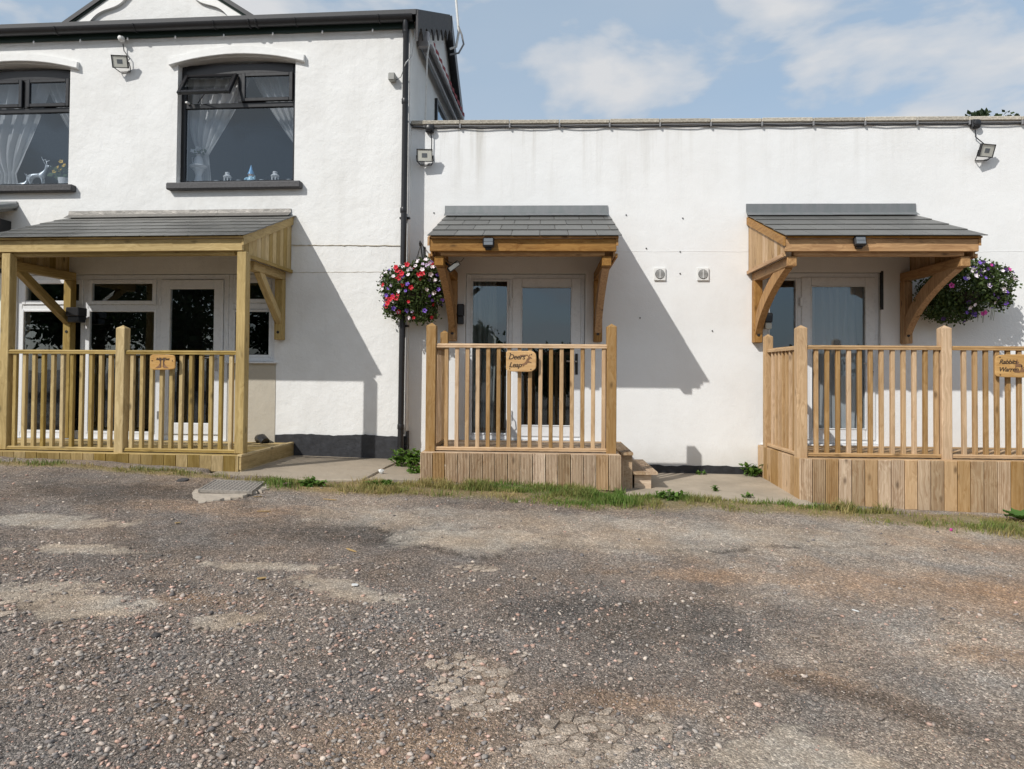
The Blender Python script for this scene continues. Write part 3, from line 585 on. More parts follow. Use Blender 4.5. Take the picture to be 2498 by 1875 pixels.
slab('drain_surround', rough_edge([(-3.16, -2.40, .442), (-3.10, -2.56, .431), (-2.98, -2.72, .424), (-2.80, -2.80, .418), (-2.66, -2.60, .424), (-2.52, -2.3, .437), (-2.46, -2.05, .446), (-2.44, -1.84, .456), (-2.6, -1.62, .466), (-2.9, -1.60, .470), (-3.15, -1.64, .474), (-3.10, -1.95, .461), (-3.05, -2.2, .451)], .03, .036), .15, 'concrete_pale')

# ------------------------------------------------------------------ the house (frame L)
def wall_mesh(m, x0, x1, z0, z1, y0, y1, holes):
    """a wall slab between y0 (front) and y1 with rectangular openings and their reveals"""
    xs = sorted({x0, x1, *[h[0] for h in holes], *[h[1] for h in holes]}); zs = sorted({z0, z1, *[h[2] for h in holes], *[h[3] for h in holes]})
    inh = lambda x, z: any(h[0] < x < h[1] and h[2] < z < h[3] for h in holes)
    vid = {}
    def V(x, y, z):
        k = (round(x, 4), round(y, 4), round(z, 4))
        if k not in vid: vid[k] = len(m.v); m.v.append((x, y, z))
        return vid[k]
    solid = {}
    for i in range(len(xs)-1):
        for j in range(len(zs)-1): solid[i, j] = not inh((xs[i]+xs[i+1])/2, (zs[j]+zs[j+1])/2)
    for (i, j), s in solid.items():
        if not s: continue
        a, b, c, d = xs[i], xs[i+1], zs[j], zs[j+1]
        m.f += [(V(a, y0, c), V(b, y0, c), V(b, y0, d), V(a, y0, d)), (V(a, y1, c), V(a, y1, d), V(b, y1, d), V(b, y1, c))]
        if not solid.get((i-1, j)): m.f.append((V(a, y0, c), V(a, y0, d), V(a, y1, d), V(a, y1, c)))
        if not solid.get((i+1, j)): m.f.append((V(b, y0, c), V(b, y1, c), V(b, y1, d), V(b, y0, d)))
        if not solid.get((i, j-1)): m.f.append((V(a, y0, c), V(a, y1, c), V(b, y1, c), V(b, y0, c)))
        if not solid.get((i, j+1)): m.f.append((V(a, y0, d), V(b, y0, d), V(b, y1, d), V(a, y1, d)))
    return m
HX0, HY1, EAV = -9.2, 4.2, 5.74
RP = .475                                   # front roof pitch (rise per metre)
house = thing('house', 'white rendered two storey house with black gutter and arched upper windows', 'house', (-4.5, 0, 0), 'L')
W2 = (-2.92, -1.42, 3.81, 5.37); W1 = (-5.84, -4.335, 3.81, 5.37); GW = (-5.0, -1.635, .60, 2.69)
wall_mesh(MB(), HX0, 0, .1, EAV, 0, .25, [W2, W1, GW]).build('front_wall', 'render_house', house)
m = MB(); m.prism([(.25, .1), (HY1, .1), (HY1, 4.93), (2.1, 6.77), (.25, EAV+.12)], -.25, 0, 'x'); m.build('gable_wall', 'render_house', house)
m = MB(); m.prism([(.25, .1), (HY1, .1), (HY1, 4.93), (2.1, 6.77), (.25, EAV+.12)], HX0, HX0+.25, 'x'); m.build('gable_wall', 'render_house', house)
bx('back_wall', 'render_house', house, HX0+.25, -.25, HY1-.25, HY1, .1, 4.90)
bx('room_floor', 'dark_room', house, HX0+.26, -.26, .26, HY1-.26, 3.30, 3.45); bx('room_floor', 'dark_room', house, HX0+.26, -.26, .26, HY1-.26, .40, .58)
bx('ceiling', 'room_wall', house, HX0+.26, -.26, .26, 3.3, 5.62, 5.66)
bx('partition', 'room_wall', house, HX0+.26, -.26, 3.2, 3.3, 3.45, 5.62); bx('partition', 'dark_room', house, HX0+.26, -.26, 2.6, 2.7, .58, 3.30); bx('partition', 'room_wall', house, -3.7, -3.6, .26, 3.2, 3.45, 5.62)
m = MB(); m.prism([(-.16, 5.79), (2.1, 6.87), (HY1+.2, 4.82), (HY1+.2, 4.76), (2.1, 6.79), (-.16, 5.73)], HX0-.1, .10, 'x'); m.build('roof', 'roof_tile', house)
# verge boards of the gable, the front one with a scalloped edge
def scallop(p0, p1, drop, n, d, top):
    """2D outline of a decorated bargeboard from p0 to p1"""
    up_ = []; lo = []
    for i in range(n*6+1):
        t = i/(n*6); y = p0[0]+(p1[0]-p0[0])*t; z = p0[1]+(p1[1]-p0[1])*t
        up_.append((y, z+top)); lo.append((y, z-drop+d*abs(math.sin(math.pi*t*n))))
    return up_+lo[::-1]
m = MB(); m.prism(scallop((-.15, 5.75), (2.1, 6.82), .34, 7, .16, .03), .101, .125, 'x'); m.build('bargeboard', 'grey_sill', house)
m = MB(); m.prism([(2.11, 6.86), (HY1+.2, 4.80), (HY1+.2, 4.58), (2.11, 6.62)], .101, .13, 'x'); m.build('bargeboard', 'black_plastic', house)
# fascia, gutter and downpipe
bx('fascia', 'green_fascia', house, HX0, .05, -.035, -.003, 5.625, 5.745)
def gutter(x0, x1, y, z, r):
    m = MB(); n = 10; pr = [(y+r*math.cos(a), z+r*math.sin(a)) for a in [math.pi+math.pi*i/n for i in range(n+1)]]
    pr += [(p[0]+(y-p[0])*.1, p[1]+.004) for p in pr[::-1]]
    return m.prism(pr, x0, x1, 'x')
gt = gutter(HX0, .055, -.105, 5.735, .066).build('gutter', 'black_plastic', house, smooth=True)
for i in range(9):
    x = -.35-i*1.02; MB().tube([(x, -.105+.071*math.cos(a), 5.735+.071*math.sin(a)) for a in [math.pi+math.pi*k/10 for k in range(11)]], .008, 6).build('gutter_bracket', 'black_plastic', gt)
for x in (-1.95, -1.86): MB().tube([(x, -.105+.070*math.cos(a), 5.735+.070*math.sin(a)) for a in [math.pi+math.pi*k/10 for k in range(11)]], .012, 6).build('gutter_joint', 'black_plastic', gt)
dp = MB().tube([(-.035, -.105, 5.69), (-.035, -.105, 5.60), (-.032, -.085, 5.55), (-.035, -.085, 3.2), (-.045, -.085, .52)], .036, 14).build('downpipe', 'black_plastic', house, smooth=True)
for z in (5.57, 4.72, 3.42, 2.2, .86): MB().lathe([(.039, -.03), (.042, -.02), (.042, .02), (.039, .03)], (-.035-.01*(5.6-z)/5, -.085, z), 14).build('collar', 'black_plastic', dp, smooth=True)
for z in (3.34, 2.05, .62): bx('pipe_clip', 'black_plastic', dp, -.10, .025, -.045, -.0, z-.012, z+.012)
m = MB(); xs = np.linspace(-1.60, -.002, 30); pr = [(float(x), .745+.012*math.sin(x*9)*random.random()) for x in xs]+[(-.002, .40), (-1.60, .40)]
m.prism(pr, -.018, -.002, 'y'); m.build('plinth', 'black_plinth', house); bx('plinth', 'black_plinth', house, .002, .016, -.016, .09, .42, .80)
bx('render_patch', 'render_bare', house, -2.215, -1.61, -.006, .02, .45, 1.60, .003)
# horizontal render joint
m = MB(); pts = []
for i in range(40):
    x = -1.50+i*1.40/39; pts.append((x, -.004, 3.033-.018*i/39+random.uniform(-.003, .003)))
m.tube(pts, [random.uniform(.004, .009) for _ in pts], 5); m.build('render_joint', 'render_bare', house)
m = MB(); pts = [(-1.45+i*1.2/30, -.001, 2.70+random.uniform(-.004, .004)) for i in range(31)]
m.tube(pts, [random.uniform(.002, .004) for _ in pts], 4); m.build('render_joint', 'render_bare', house)

# upper windows: black frames, slightly arched heads, net curtains behind
def upper_window(wx0, wx1, mull, open_left):
    z0, zt, zs = 3.81, 5.37, 5.285
    n = 14; arc = [(wx0+(wx1-wx0)*i/n, zs+(.075)*(1-(2*i/n-1)**2)) for i in range(n+1)]
    MB().prism([(wx0+.001, zt-.001)]+[(min(max(x, wx0+.001), wx1-.001), z) for x, z in arc]+[(wx1-.001, zt-.001)], .001, .12, 'y').build('arch_lintel', 'render_house', house)
    # hood mould
    m = MB(); k = 16; vs = []
    for i in range(k+1):
        t = i/k; x = wx0-.09+(wx1-wx0+.21)*t; z = zs-.025+.115*(1-(2*t-1)**2)
        vs += [(x, .0, z+.115-.02*abs(2*t-1)), (x, -.05, z+.10-.02*abs(2*t-1)), (x, -.058, z+.006), (x, -.054, z), (x, .0, z-.005)]
    fs_ = [[i*5+j, (i+1)*5+j, (i+1)*5+(j+1) % 5, i*5+(j+1) % 5] for i in range(k) for j in range(5)]+[[0, 1, 2, 3, 4], [k*5+j for j in range(5)]]
    m.add(vs, fs_); m.build('hood_mould', 'render_house', house)
    m = MB(); m.box(wx0-.085, wx1+.11, -.085, .07, 3.715, 3.80, .012); m.build('sill', 'grey_sill', house)
    w = MB().rect(wx0+.002, wx1-.002, z0+.0, zt-.06, .055, .085, .145, .006, wt=.13, wb=.05)
    w.box(wx0+.057, wx1-.057, .088, .142, 4.765, 4.825, .005); w.box(mull-.028, mull+.028, .089, .141, 4.825, 5.20, .004)
    win = w.build('window', 'black_paint', house)
    bx('pane', 'glass_upper', win, wx0+.05, wx1-.05, .112, .118, 3.855, 4.77, .0005)
    for a, b, op in ((wx0+.06, mull-.03, open_left), (mull+.03, wx1-.06, False)):
        top, bot = 5.185, 4.83
        s = MB().rect(a, b, bot, top, .045, .055, .10, .005); p = MB().box(a+.04, b-.04, .074, .080, bot+.04, top-.04, .0005)
        for q, nm, mt in ((s, 'sash', 'black_paint'), (p, 'pane', 'glass_upper')):
            if op: q.xf(Matrix.Translation((0, .055, top)) @ Matrix.Rotation(R(-33), 4, 'X') @ Matrix.Translation((0, -.055, -top)))
            q.build(nm, mt, win)
        if op:
            MB().tube([(a+.15, .10, bot+.01), (a+.32, -.05, bot+.07)], .006, 6).build('stay', 'black_paint', win)
            bx('catch', 'white_paint', win, a+.02, a+.05, .03, .09, bot-.015, bot+.01)
    bx('window_board', 'white_paint', house, wx0-.05, wx1+.05, .252, .50, 3.835, 3.862)
    return win
upper_window(*W2[:2], -2.16, True); upper_window(*W1[:2], -5.0, False)
def tieback(label, xa, xb, tie_x, tie_z, zt, zb, y, F='L'):
    """net curtain gathered to one side: xa is the jamb edge, xb the far edge at the top"""
    nu, nv = 46, 30; vs = []
    for j in range(nv+1):
        t = j/nv; z = zt+(zb-zt)*t; tt = (zt-tie_z)/(zt-zb)
        if t < tt: q = t/tt; e = xb+(tie_x-xb)*(q**1.25); s = xa+(tie_x-(tie_x-xa)*.35-xa)*max(0, (q-.6)/.4)**2*.8
        else: q = (t-tt)/(1-tt); e = tie_x+.03*q; s = xa+(tie_x-(tie_x-xa)*.35-xa)*.8*(1-.3*q)
        for i in range(nu+1):
            u = i/nu; vs.append((s+(e-s)*u, y-.15*(1-t)+.028*math.sin(u*34+t*2)*(1-.4*t)+.012*math.sin(u*71+3*t), z+.015*math.sin(u*9)*(t > .97)))
    m = MB(); m.add(vs, [[j*(nu+1)+i, j*(nu+1)+i+1, (j+1)*(nu+1)+i+1, (j+1)*(nu+1)+i] for j in range(nv) for i in range(nu)])
    o = m.build('net_curtain', 'net_curtain', None, F, smooth=True, fixn=False); return tag(o, label, 'curtain', 'net curtains in the upper windows')
tieback('net curtain tied back beside the white pedestal and flower jug', -2.93, -2.05, -2.67, 4.25, 5.3, 3.865, .34)
tieback('net curtain tied back at the jamb beside the two white lanterns', -1.40, -2.10, -1.46, 4.25, 5.3, 3.865, .36)
tieback('net curtain tied back beside the antlered deer figurines', -5.85, -4.72, -5.30, 4.05, 5.3, 3.865, .34)
tieback('net curtain tied back above the potted yellow flowers', -4.31, -4.88, -4.36, 4.30, 5.3, 3.865, .36)

# dormer gable above the gutter
dm = MB(); dm.prism([(-4.36, 5.70), (-2.01, 5.70), (-2.01, 5.83), (-3.185, 6.585), (-4.36, 5.83)], .03, .30, 'y'); dm.build('dormer_wall', 'render_house', house)
def barge(xa, za, xb, zb):
    d = Vector((xb-xa, zb-za)); L = d.length; d.normalize(); nrm = Vector((d.y, -d.x)); nrm = nrm if nrm.y < 0 else -nrm
    up_ = []; lo = []
    for i in range(41):
        t = i/40; p = Vector((xa, za))+d*L*t; up_.append(tuple(p)); q = p+nrm*(.13+.03*math.sin(t*L*math.pi*3.3)); lo.append(tuple(q))
    return up_+lo[::-1]
for a in ((-4.42, 5.80, -3.17, 6.60), (-1.95, 5.80, -3.20, 6.60)):
    b = MB(); b.prism(barge(*a), -.012, .026, 'y'); b.build('bargeboard', 'white_paint', house)
    c_ = MB(); dv = Vector((a[2]-a[0], a[3]-a[1])).normalized(); nn = Vector((-dv.y, dv.x)); nn = nn if nn.y > 0 else -nn
    P = [Vector((a[0], a[1])), Vector((a[2], a[3])), Vector((a[2], a[3]))+nn*.05, Vector((a[0], a[1]))+nn*.05]
    c_.prism([tuple(p) for p in P], -.045, 1.65, 'y'); c_.build('dormer_roof', 'roof_tile', house)
    MB().tube([(a[0], -.02, a[1]-.012), (a[2], -.02, a[3]-.012)], .014, 6).build('verge_trim', 'green_fascia', house)
# small lean-to roof and dark gutter at the far left edge of the yard
cn_ = thing('lean_to_canopy', 'old slate porch roof with sagging lead edge beside the left window', 'canopy', (-5.6, -.4, 2.9), 'L')
m = MB(); m.prism([(0, 3.56), (-.75, 3.32), (-.75, 3.27), (0, 3.50)], -6.8, -5.02, 'x'); m.build('roof', 'slate', cn_)
MB().tube([(-5.02, 0, 3.56), (-5.0, -.3, 3.47), (-5.02, -.6, 3.38), (-5.03, -.76, 3.33)], .035, 8).build('lead_edge', 'lead_old', cn_, smooth=True)
bx('flashing', 'lead_old', cn_, -6.8, -5.0, -.02, -.004, 3.50, 3.61); bx('side_board', 'black_paint', cn_, -5.12, -5.08, -.70, -.0, 3.12, 3.36); bx('fascia', 'black_paint', cn_, -6.8, -5.12, -.72, -.68, 3.12, 3.27)
bx('wall_post', 'black_paint', cn_, -5.20, -5.12, -.1, -.0, 2.7, 3.12)

# ground floor glazing behind the left deck
gf = MB(); y0, y1 = .03, .10
gf.rect(-4.995, -2.235, .645, 2.685, .06, y0, y1, .005, wb=.075); gf.rect(-2.232, -1.64, 1.62, 2.685, .055, y0, y1, .005)
for x in (-4.09, -3.13): gf.box(x-.035, x+.035, y0+.002, y1-.002, .70, 2.63, .005)
for a, b in ((-4.935, -4.125), (-4.055, -3.165)): gf.box(a, b, y0+.003, y1-.003, 2.245, 2.31, .005)
gf.box(-2.177, -1.695, y0+.003, y1-.003, 2.26, 2.33, .005)
gfw = gf.build('window_wall', 'upvc', house)
bx('sill', 'upvc', house, -2.235, -1.60, -.05, .09, 1.595, 1.618); bx('sill', 'upvc', house, -4.99, -2.24, -.03, .09, .60, .643)
for a, b in ((-4.935, -4.125), (-4.055, -3.165), (-2.177, -1.695)):
    MB().rect(a, b, 2.312 if a < -3 else 2.332, 2.625 if a < -3 else 2.63, .05, .015, .075, .006).build('top_light', 'upvc', gfw)
    bx('pane', 'glass', gfw, a+.045, b-.045, .045, .05, 2.36, 2.58, .0005)
for a, b, c in ((-4.94, -4.12, .715), (-4.06, -3.16, .715), (-2.18, -1.69, 1.67)):
    MB().rect(a, b, c, 2.255, .03, .024, .07, .004).build('glazing_bead', 'upvc', gfw); bx('pane', 'glass_obscure' if a > -3 else 'glass', gfw, a+.025, b-.025, .045, .05, c+.025, 2.235, .0005)
dl = MB().rect(-3.095, -2.30, .72, 2.62, .115, .01, .075, .007, wt=.115, wb=.14).build('door', 'upvc', house)
bx('pane', 'glass', dl, -2.985, -2.41, .04, .046, .85, 2.51, .0005); bx('handle_plate', 'steel', dl, -2.385, -2.345, .0, .012, 1.50, 1.74)
MB().tube([(-2.365, .0, 1.66), (-2.365, -.045, 1.66), (-2.49, -.048, 1.66)], .009, 8).build('handle', 'steel', dl)
for z in (.95, 2.35): MB().lathe([(.014, -.05), (.014, .05)], (-3.10, .002, z), 10).build('hinge', 'upvc', dl)
# the waste pipe stub at the wall
wp = MB().tube([(-1.78, .0, .66), (-1.78, -.06, .69), (-1.72, -.12, .70), (-1.66, -.16, .66)], .055, 12).build('waste_pipe', 'black_plastic', None, 'L', smooth=True)
tag(wp, 'short black waste pipe bend poking from the wall at the end of the deck', 'pipe')

# ------------------------------------------------------------------ the annex (frame W)
annex = thing('annex', 'long white rendered single storey annex with stone coped parapet', 'building', (3.5, 0, 0))
D2 = (-.937, .50, .56, 2.70); D3 = (2.60, 3.957, .56, 2.72); AX1 = 10.0
wall_mesh(MB(), -1.62, AX1, .1, 4.495, 0, .25, [D2, D3]).build('front_wall', 'render_annex', annex)
bx('end_wall', 'render_annex', annex, AX1-.25, AX1, .252, 6, .1, 4.495); bx('back_wall', 'render_annex', annex, -1.35, AX1-.25, 5.75, 6, .1, 4.495); bx('flat_roof', 'roof_tile', annex, -1.35, AX1-.25, .252, 5.75, 4.10, 4.22)
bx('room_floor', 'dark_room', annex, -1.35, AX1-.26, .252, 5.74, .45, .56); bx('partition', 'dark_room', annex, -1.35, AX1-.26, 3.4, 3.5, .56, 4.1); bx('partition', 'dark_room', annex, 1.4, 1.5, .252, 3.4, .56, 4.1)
m = MB(); xs = np.linspace(.80, 2.6, 26); m.prism([(float(x), .425+random.uniform(-.01, .01)) for x in xs]+[(2.6, .2), (.80, .2)], -.012, -.002, 'y'); m.build('plinth', 'black_plinth', annex)
x = -1.615; i = 0
while x < AX1:
    w = .598+random.uniform(-.004, .004); dz = random.uniform(-.004, .004)
    MB().box(x+.002, x+w-.003, -.035, .30, 4.497, 4.548+dz, .008).build('coping_stone', 'coping', annex); x += w
for x, z in ((1.62, 2.96), (1.62, 2.70), (1.15, 2.17), (2.0, 2.02), (1.22, 3.0), (-1.33, 3.43), (.98, 3.40), (1.65, 3.36)):
    MB().lathe([(.009, -.006), (.006, -.012)], (x, 0, z), 8, 'y').build('wall_plug', 'iron', annex)
MB().tube([(-1.2+i*.25, .0005, 2.965+.004*math.sin(i*1.7)) for i in range(44)], .0035, 5).build('render_joint', 'render_annex', annex)
def french_door(px0, px1, mull, zb, zt, side_left, hinge_x, hy=.44, parent=annex):
    """white frame: side light on the left of mull, door leaf on the right"""
    y0, y1 = .045, .115
    f = MB().rect(px0+.004, px1-.004, zb, zt-.005, .06, y0, y1, .005, wb=.055); f.box(mull-.03, mull+.03, y0+.002, y1-.002, zb+.055, zt-.066, .004)
    fr = f.build('door_frame', 'upvc', parent)
    bx('threshold', 'upvc', parent, px0-.03, px1+.03, -.04, .12, zb-.03, zb-.002, .004)
    MB().rect(px0+.062, mull-.032, zb+.057, zt-.068, .022, y0-.008, y1-.02, .004).build('glazing_bead', 'upvc', fr)
    bx('pane', 'glass', fr, px0+.078, mull-.048, .075, .081, zb+.073, zt-.084, .0005)
    lf = MB().rect(mull+.012, px1-.05, zb+.045, zt-.052, .112, .028, .10, .007, wt=.108, wb=.13).build('door', 'upvc', parent)
    bx('pane', 'glass', lf, mull+.12, px1-.158, .06, .066, zb+.17, zt-.155, .0005)
    MB().rect(mull+.118, px1-.156, zb+.168, zt-.153, .014, .02, .05, .004).build('glazing_bead', 'upvc', lf)
    for z in (zb+.3, zt-.35): bx('hinge', 'upvc', lf, mull-.012, mull+.016, .008, .03, z-.055, z+.055)
    xh = px1-.10
    bx('handle_plate', 'iron', lf, xh-.016, xh+.016, .014, .028, 1.49, 1.74, .005); MB().tube([(xh, .015, 1.645), (xh, -.03, 1.645), (xh-.12, -.033, 1.65)], .009, 8).build('handle', 'steel', lf, smooth=True)
    MB().lathe([(.012, -.02), (.012, .0)], (xh, .014, 1.55), 8, 'y').build('lock', 'iron', lf)
french_door(D2[0], D2[1], -.385, .70, 2.70, True, -.37); french_door(D3[0], D3[1], 3.04, .70, 2.72, True, 3.05)
bx('seal_strip', 'black_plinth', annex, 3.957, 3.985, -.003, .03, 2.28, 2.735, .001)
MB().tube([(-.40, .0, 1.02), (-.375, -.03, .98), (-.37, -.035, .90), (-.39, -.03, .87), (-.41, .0, .88)], .006, 6).build('pull_cord', 'cable_white', annex)
def drape(label, x0, x1, z0, z1, y, mat, folds, amp=.03, group=None):
    nu = folds*6; vs = []; nz = 8
    for j in range(nz+1):
        for i in range(nu+1):
            u = i/nu; vs.append((x0+(x1-x0)*u+.01*math.sin(j*.9+u*12), y+amp*math.sin(u*folds*6.283)+amp*.35*math.sin(u*folds*15+j*.2), z1+(z0-z1)*j/nz))
    m = MB(); m.add(vs, [[j*(nu+1)+i, j*(nu+1)+i+1, (j+1)*(nu+1)+i+1, (j+1)*(nu+1)+i] for j in range(nz) for i in range(nu)])
    return tag(m.build('curtain', mat, None, 'W', smooth=True, fixn=False), label, 'curtain', group)
drape('grey curtain drawn to the left inside the middle glazed door', -.90, -.58, .58, 2.66, .24, 'curtain_grey', 5)
drape('pale blue curtain hanging inside the right hand glazed door', 3.08, 3.84, .58, 2.66, .20, 'curtain_pale', 8, .025)

# ------------------------------------------------------------------ porch canopies
def canopy(F, name, label, x0, x1, rows, sw, leg_l, leg_r, curved, wd, clad, flash_mat, flash_x, zf, group, leg_bottom=(1.88, 1.88), posts=(), reach=(1.225, 1.225), cwd=None):
    ye, ze, zw = -1.35, 2.89, 3.395; L = math.hypot(ye, zw-ze); ang = math.atan2(zw-ze, -ye)
    t = thing(name, label, 'canopy', ((x0+x1)/2, 0, 2.7), F, group)
    W = lambda ax: 'wood_%s_%s' % (wd, ax)
    pt = lambda s, n=0.0: (ye+s*math.cos(ang)-n*math.sin(ang), ze+s*math.sin(ang)+n*math.cos(ang))
    P0, P1 = pt(.03, -.030), pt(L-.005, -.030); Q0, Q1 = pt(.03, -.012), pt(L-.005, -.012)
    MB().prism([P0, P1, Q1, Q0], x0+.03, x1-.03, 'x').build('roof_deck', W('x'), t)
    e = (L-.02)/rows
    for r in range(rows):
        ln = min(e+.07, L-r*e); x = x0-(sw/2 if r % 2 else sw*.05); sc = r*e+ln/2; tilt = .010/ln
        while x < x1-.02:
            a, b = max(x, x0), min(x+sw-.004, x1)
            if b-a > .03:
                y, z = pt(sc-.0+random.uniform(-.003, .003), .0)
                rot = Matrix.Rotation(ang-tilt+random.uniform(-.003, .003), 4, 'X') @ Matrix.Rotation(random.uniform(-.003, .003), 4, 'Z')
                pbox('slate', 'slate', t, (a+b)/2, y, z, b-a, ln, .008, .002, rot)
            x += sw
    # lead flashing: upstand on the wall and an apron over the top slates, lapped in sheets
    fx = flash_x; n = max(2, round((fx[1]-fx[0])/1.0)); A0, A1, B1, B0 = pt(L-.10, .016), pt(L+.0, .020), pt(L+.0, .023), pt(L-.10, .019)
    for i in range(n):
        a = fx[0]+(fx[1]-fx[0])*i/n; b = fx[0]+(fx[1]-fx[0])*(i+1)/n+(.03 if i < n-1 else 0); o = .002*(i % 2)
        m = MB(); m.prism([(-.004, zf), (-.008-o, zf+random.uniform(-.004, .004)), (-.010-o, zw+.03), (A0[0], A0[1]+o), (B0[0], B0[1]+o), (-.016-o, zw+.035), (-.012-o, zf-.004)], a, b, 'x')
        m.build('flashing', flash_mat, t)
    # fascia and wall plate
    fz = 2.745; MB().box(x0+.015, x1-.048, -1.285, -1.245, fz, ze-.018, .004).build('fascia', W('x'), t)
    MB().box(x0+.12, x1-.16, -1.235, -1.15, fz-.035, fz+.09, .005).build('eaves_beam', W('x'), t)
    MB().box(x0+.05, x1-.09, -.07, -.003, 3.18, 3.33, .004).build('wall_plate', W('x'), t)
    for side in clad:
        xs0 = x0+.016 if side == 'l' else x1-.075; xs1 = xs0+.022
        s = 1 if side == 'r' else -1
        # boards behind, barge board proud of them
        y = -1.235; k = 0
        while y < -.01:
            w = min(.098, -.004-y); zt0 = ze+(y-ye)*math.tan(ang)-.05; zt1 = ze+(y+w-ye)*math.tan(ang)-.05
            m = MB(); m.prism([(y+.002, fz-.04), (y+w-.002, fz-.04), (y+w-.002, zt1), (y+.002, zt0)], xs0, xs1, 'x'); m.build('cladding_board', 'wood_%s_z' % (cwd or wd), t); y += .10
        xa, xb = (xs1+.001, xs1+.022) if side == 'r' else (xs0-.022, xs0-.001)
        c0, c1 = pt(.05, -.022), pt(L-.01, -.022); d1, d0 = pt(L-.01, -.115), pt(.05, -.115)
        MB().prism([c0, c1, (c1[0], d1[1]), (c0[0], d0[1])], xa, xb, 'x').build('bargeboard', W('y'), t)
        MB().box(xa, xb, -1.24, -.004, fz-.055, fz-.015, .003).build('trim', W('y'), t)
    for (lx, lb, rc) in ((leg_l, leg_bottom[0] if leg_bottom[0] > 1 else 1.88, reach[0]), (leg_r, leg_bottom[1], reach[1])):
        w = .10; za = fz-.04
        MB().box(lx, lx+w, -.10, -.003, leg_bottom[0] if lx == leg_l else lb, za-.1, .006).build('wall_leg', W('z'), t)
        MB().box(lx+.002, lx+w-.002, -rc, -.003, za-.1, za, .006).build('bracket_arm', W('y'), t)
        if not curved: beam('brace', W('x'), t, (lx+w/2, -.05, lb+.20), (lx+w/2, -rc+.2, za-.075), .075, .09)
        else:
            A = Vector((-.06, lb+.13)); B = Vector((-1.10, za-.06)); ctl = Vector((-.30, za-.28)); n = 12; c = []
            for i in range(n+1):
                u = i/n; c.append(A*(1-u)**2+ctl*2*u*(1-u)+B*u*u)
            a_ = []; b_ = []
            for i, p in enumerate(c):
                d = (c[min(i+1, n)]-c[max(i-1, 0)]).normalized(); nn = Vector((-d.y, d.x)); hw = .055+.02*math.sin(math.pi*i/n); a_.append(tuple(p+nn*hw)); b_.append(tuple(p-nn*hw))
            MB().prism(a_+b_[::-1], lx+.012, lx+w-.012, 'x').build('brace', W('z'), t)
        MB().lathe([(.018, -.004), (.016, -.008)], (lx+w/2, -.10, lb+.09), 10, 'y').build('bolt', 'iron', t)
    for px, pz in posts: MB().box(px, px+.1, -1.29, -1.19, pz, fz-.012, .006).build('post', W('z'), t)
    return t
canopy('L', 'porch_canopy', 'long lean-to porch canopy on full height posts with shiny new lead flashing', -4.33, -1.385, 6, .262, -4.29, -1.60, False, 'green', 'lr', 'lead_new', (-4.31, -1.447), 3.478, None, (.66, 1.88), ((-4.09, .65), (-1.487, .65)), (1.1, .86))
canopy('W', 'porch_canopy', 'short bracketed slate canopy over the deck with the hanging basket beside its left bracket', -1.185, .785, 4, .29, -1.13, .595, True, 'brown', 'lr', 'lead_old', (-1.195, .76), 3.515, 'bracketed porch canopies on the annex')
canopy('W', 'porch_canopy', 'bracketed slate canopy with pale timber side cladding and green stained flashing', 2.405, 4.36, 4, .29, 2.46, 4.17, True, 'brown', 'lr', 'lead_old', (2.392, 4.355), 3.53, 'bracketed porch canopies on the annex', cwd='tan')

# ------------------------------------------------------------------ decks with balustrades
def grooved(w, th, h, ng):
    pr = [(-w/2, th/2), (-w/2, -th/2+.003), (-w/2+.003, -th/2)]; p = (w-.012)/ng
    for i in range(ng):
        a = -w/2+.006+p*i; g = p*.42; pr += [(a+p*.22, -th/2), (a+p*.27, -th/2+.0065), (a+p*.64, -th/2+.0065), (a+p*.69, -th/2)]
    pr += [(w/2-.003, -th/2), (w/2, -th/2+.003), (w/2, th/2)]
    return MB().prism(pr, -h/2, h/2, 'z')
def gboard(name, mat, parent, cx, cy, cz, w, th, h, ng, rot=None):
    w, th, h = round(w, 3), round(th, 3), round(h*100)/100
    return piece(('g', w, th, h, ng), lambda: grooved(w, th, h, ng), mat, name, (cx, cy, cz), parent, rot)
def post(parent, mat, x, yf, z0, z1, s=.1):
    m = MB(); m.box(x, x+s, yf, yf+s, z0, z1-.018, .005); k = .004
    m.add([(x+k, yf+k, z1-.0185), (x+s-k, yf+k, z1-.0185), (x+s-k, yf+s-k, z1-.0185), (x+k, yf+s-k, z1-.0185), (x+s/2, yf+s/2, z1+.012)], [(0, 1, 4), (1, 2, 4), (2, 3, 4), (3, 0, 4), (3, 2, 1, 0)])
    return m.build('post', mat, parent)
def rail_x(parent, mat, x0, x1, yc, z0, h=.042, name='handrail'):
    w = .036 if name == 'handrail' else .034
    pr = [(yc-w, z0), (yc+w, z0), (yc+w, z0+h*.35), (yc+w*.85, z0+h*.45), (yc+w, z0+h*.6), (yc+w*.7, z0+h), (yc-w*.7, z0+h), (yc-w, z0+h*.6), (yc-w*.85, z0+h*.45), (yc-w, z0+h*.35)]
    return MB().prism(pr, x0, x1, 'x').build(name, mat, parent)
def rail_y(parent, mat, y0, y1, xc, z0, h=.042, name='handrail'):
    w = .036
    pr = [(xc-w, z0), (xc+w, z0), (xc+w, z0+h*.6), (xc+w*.7, z0+h), (xc-w*.7, z0+h), (xc-w, z0+h*.6)]
    return MB().prism(pr, y0, y1, 'y').build(name, mat, parent)
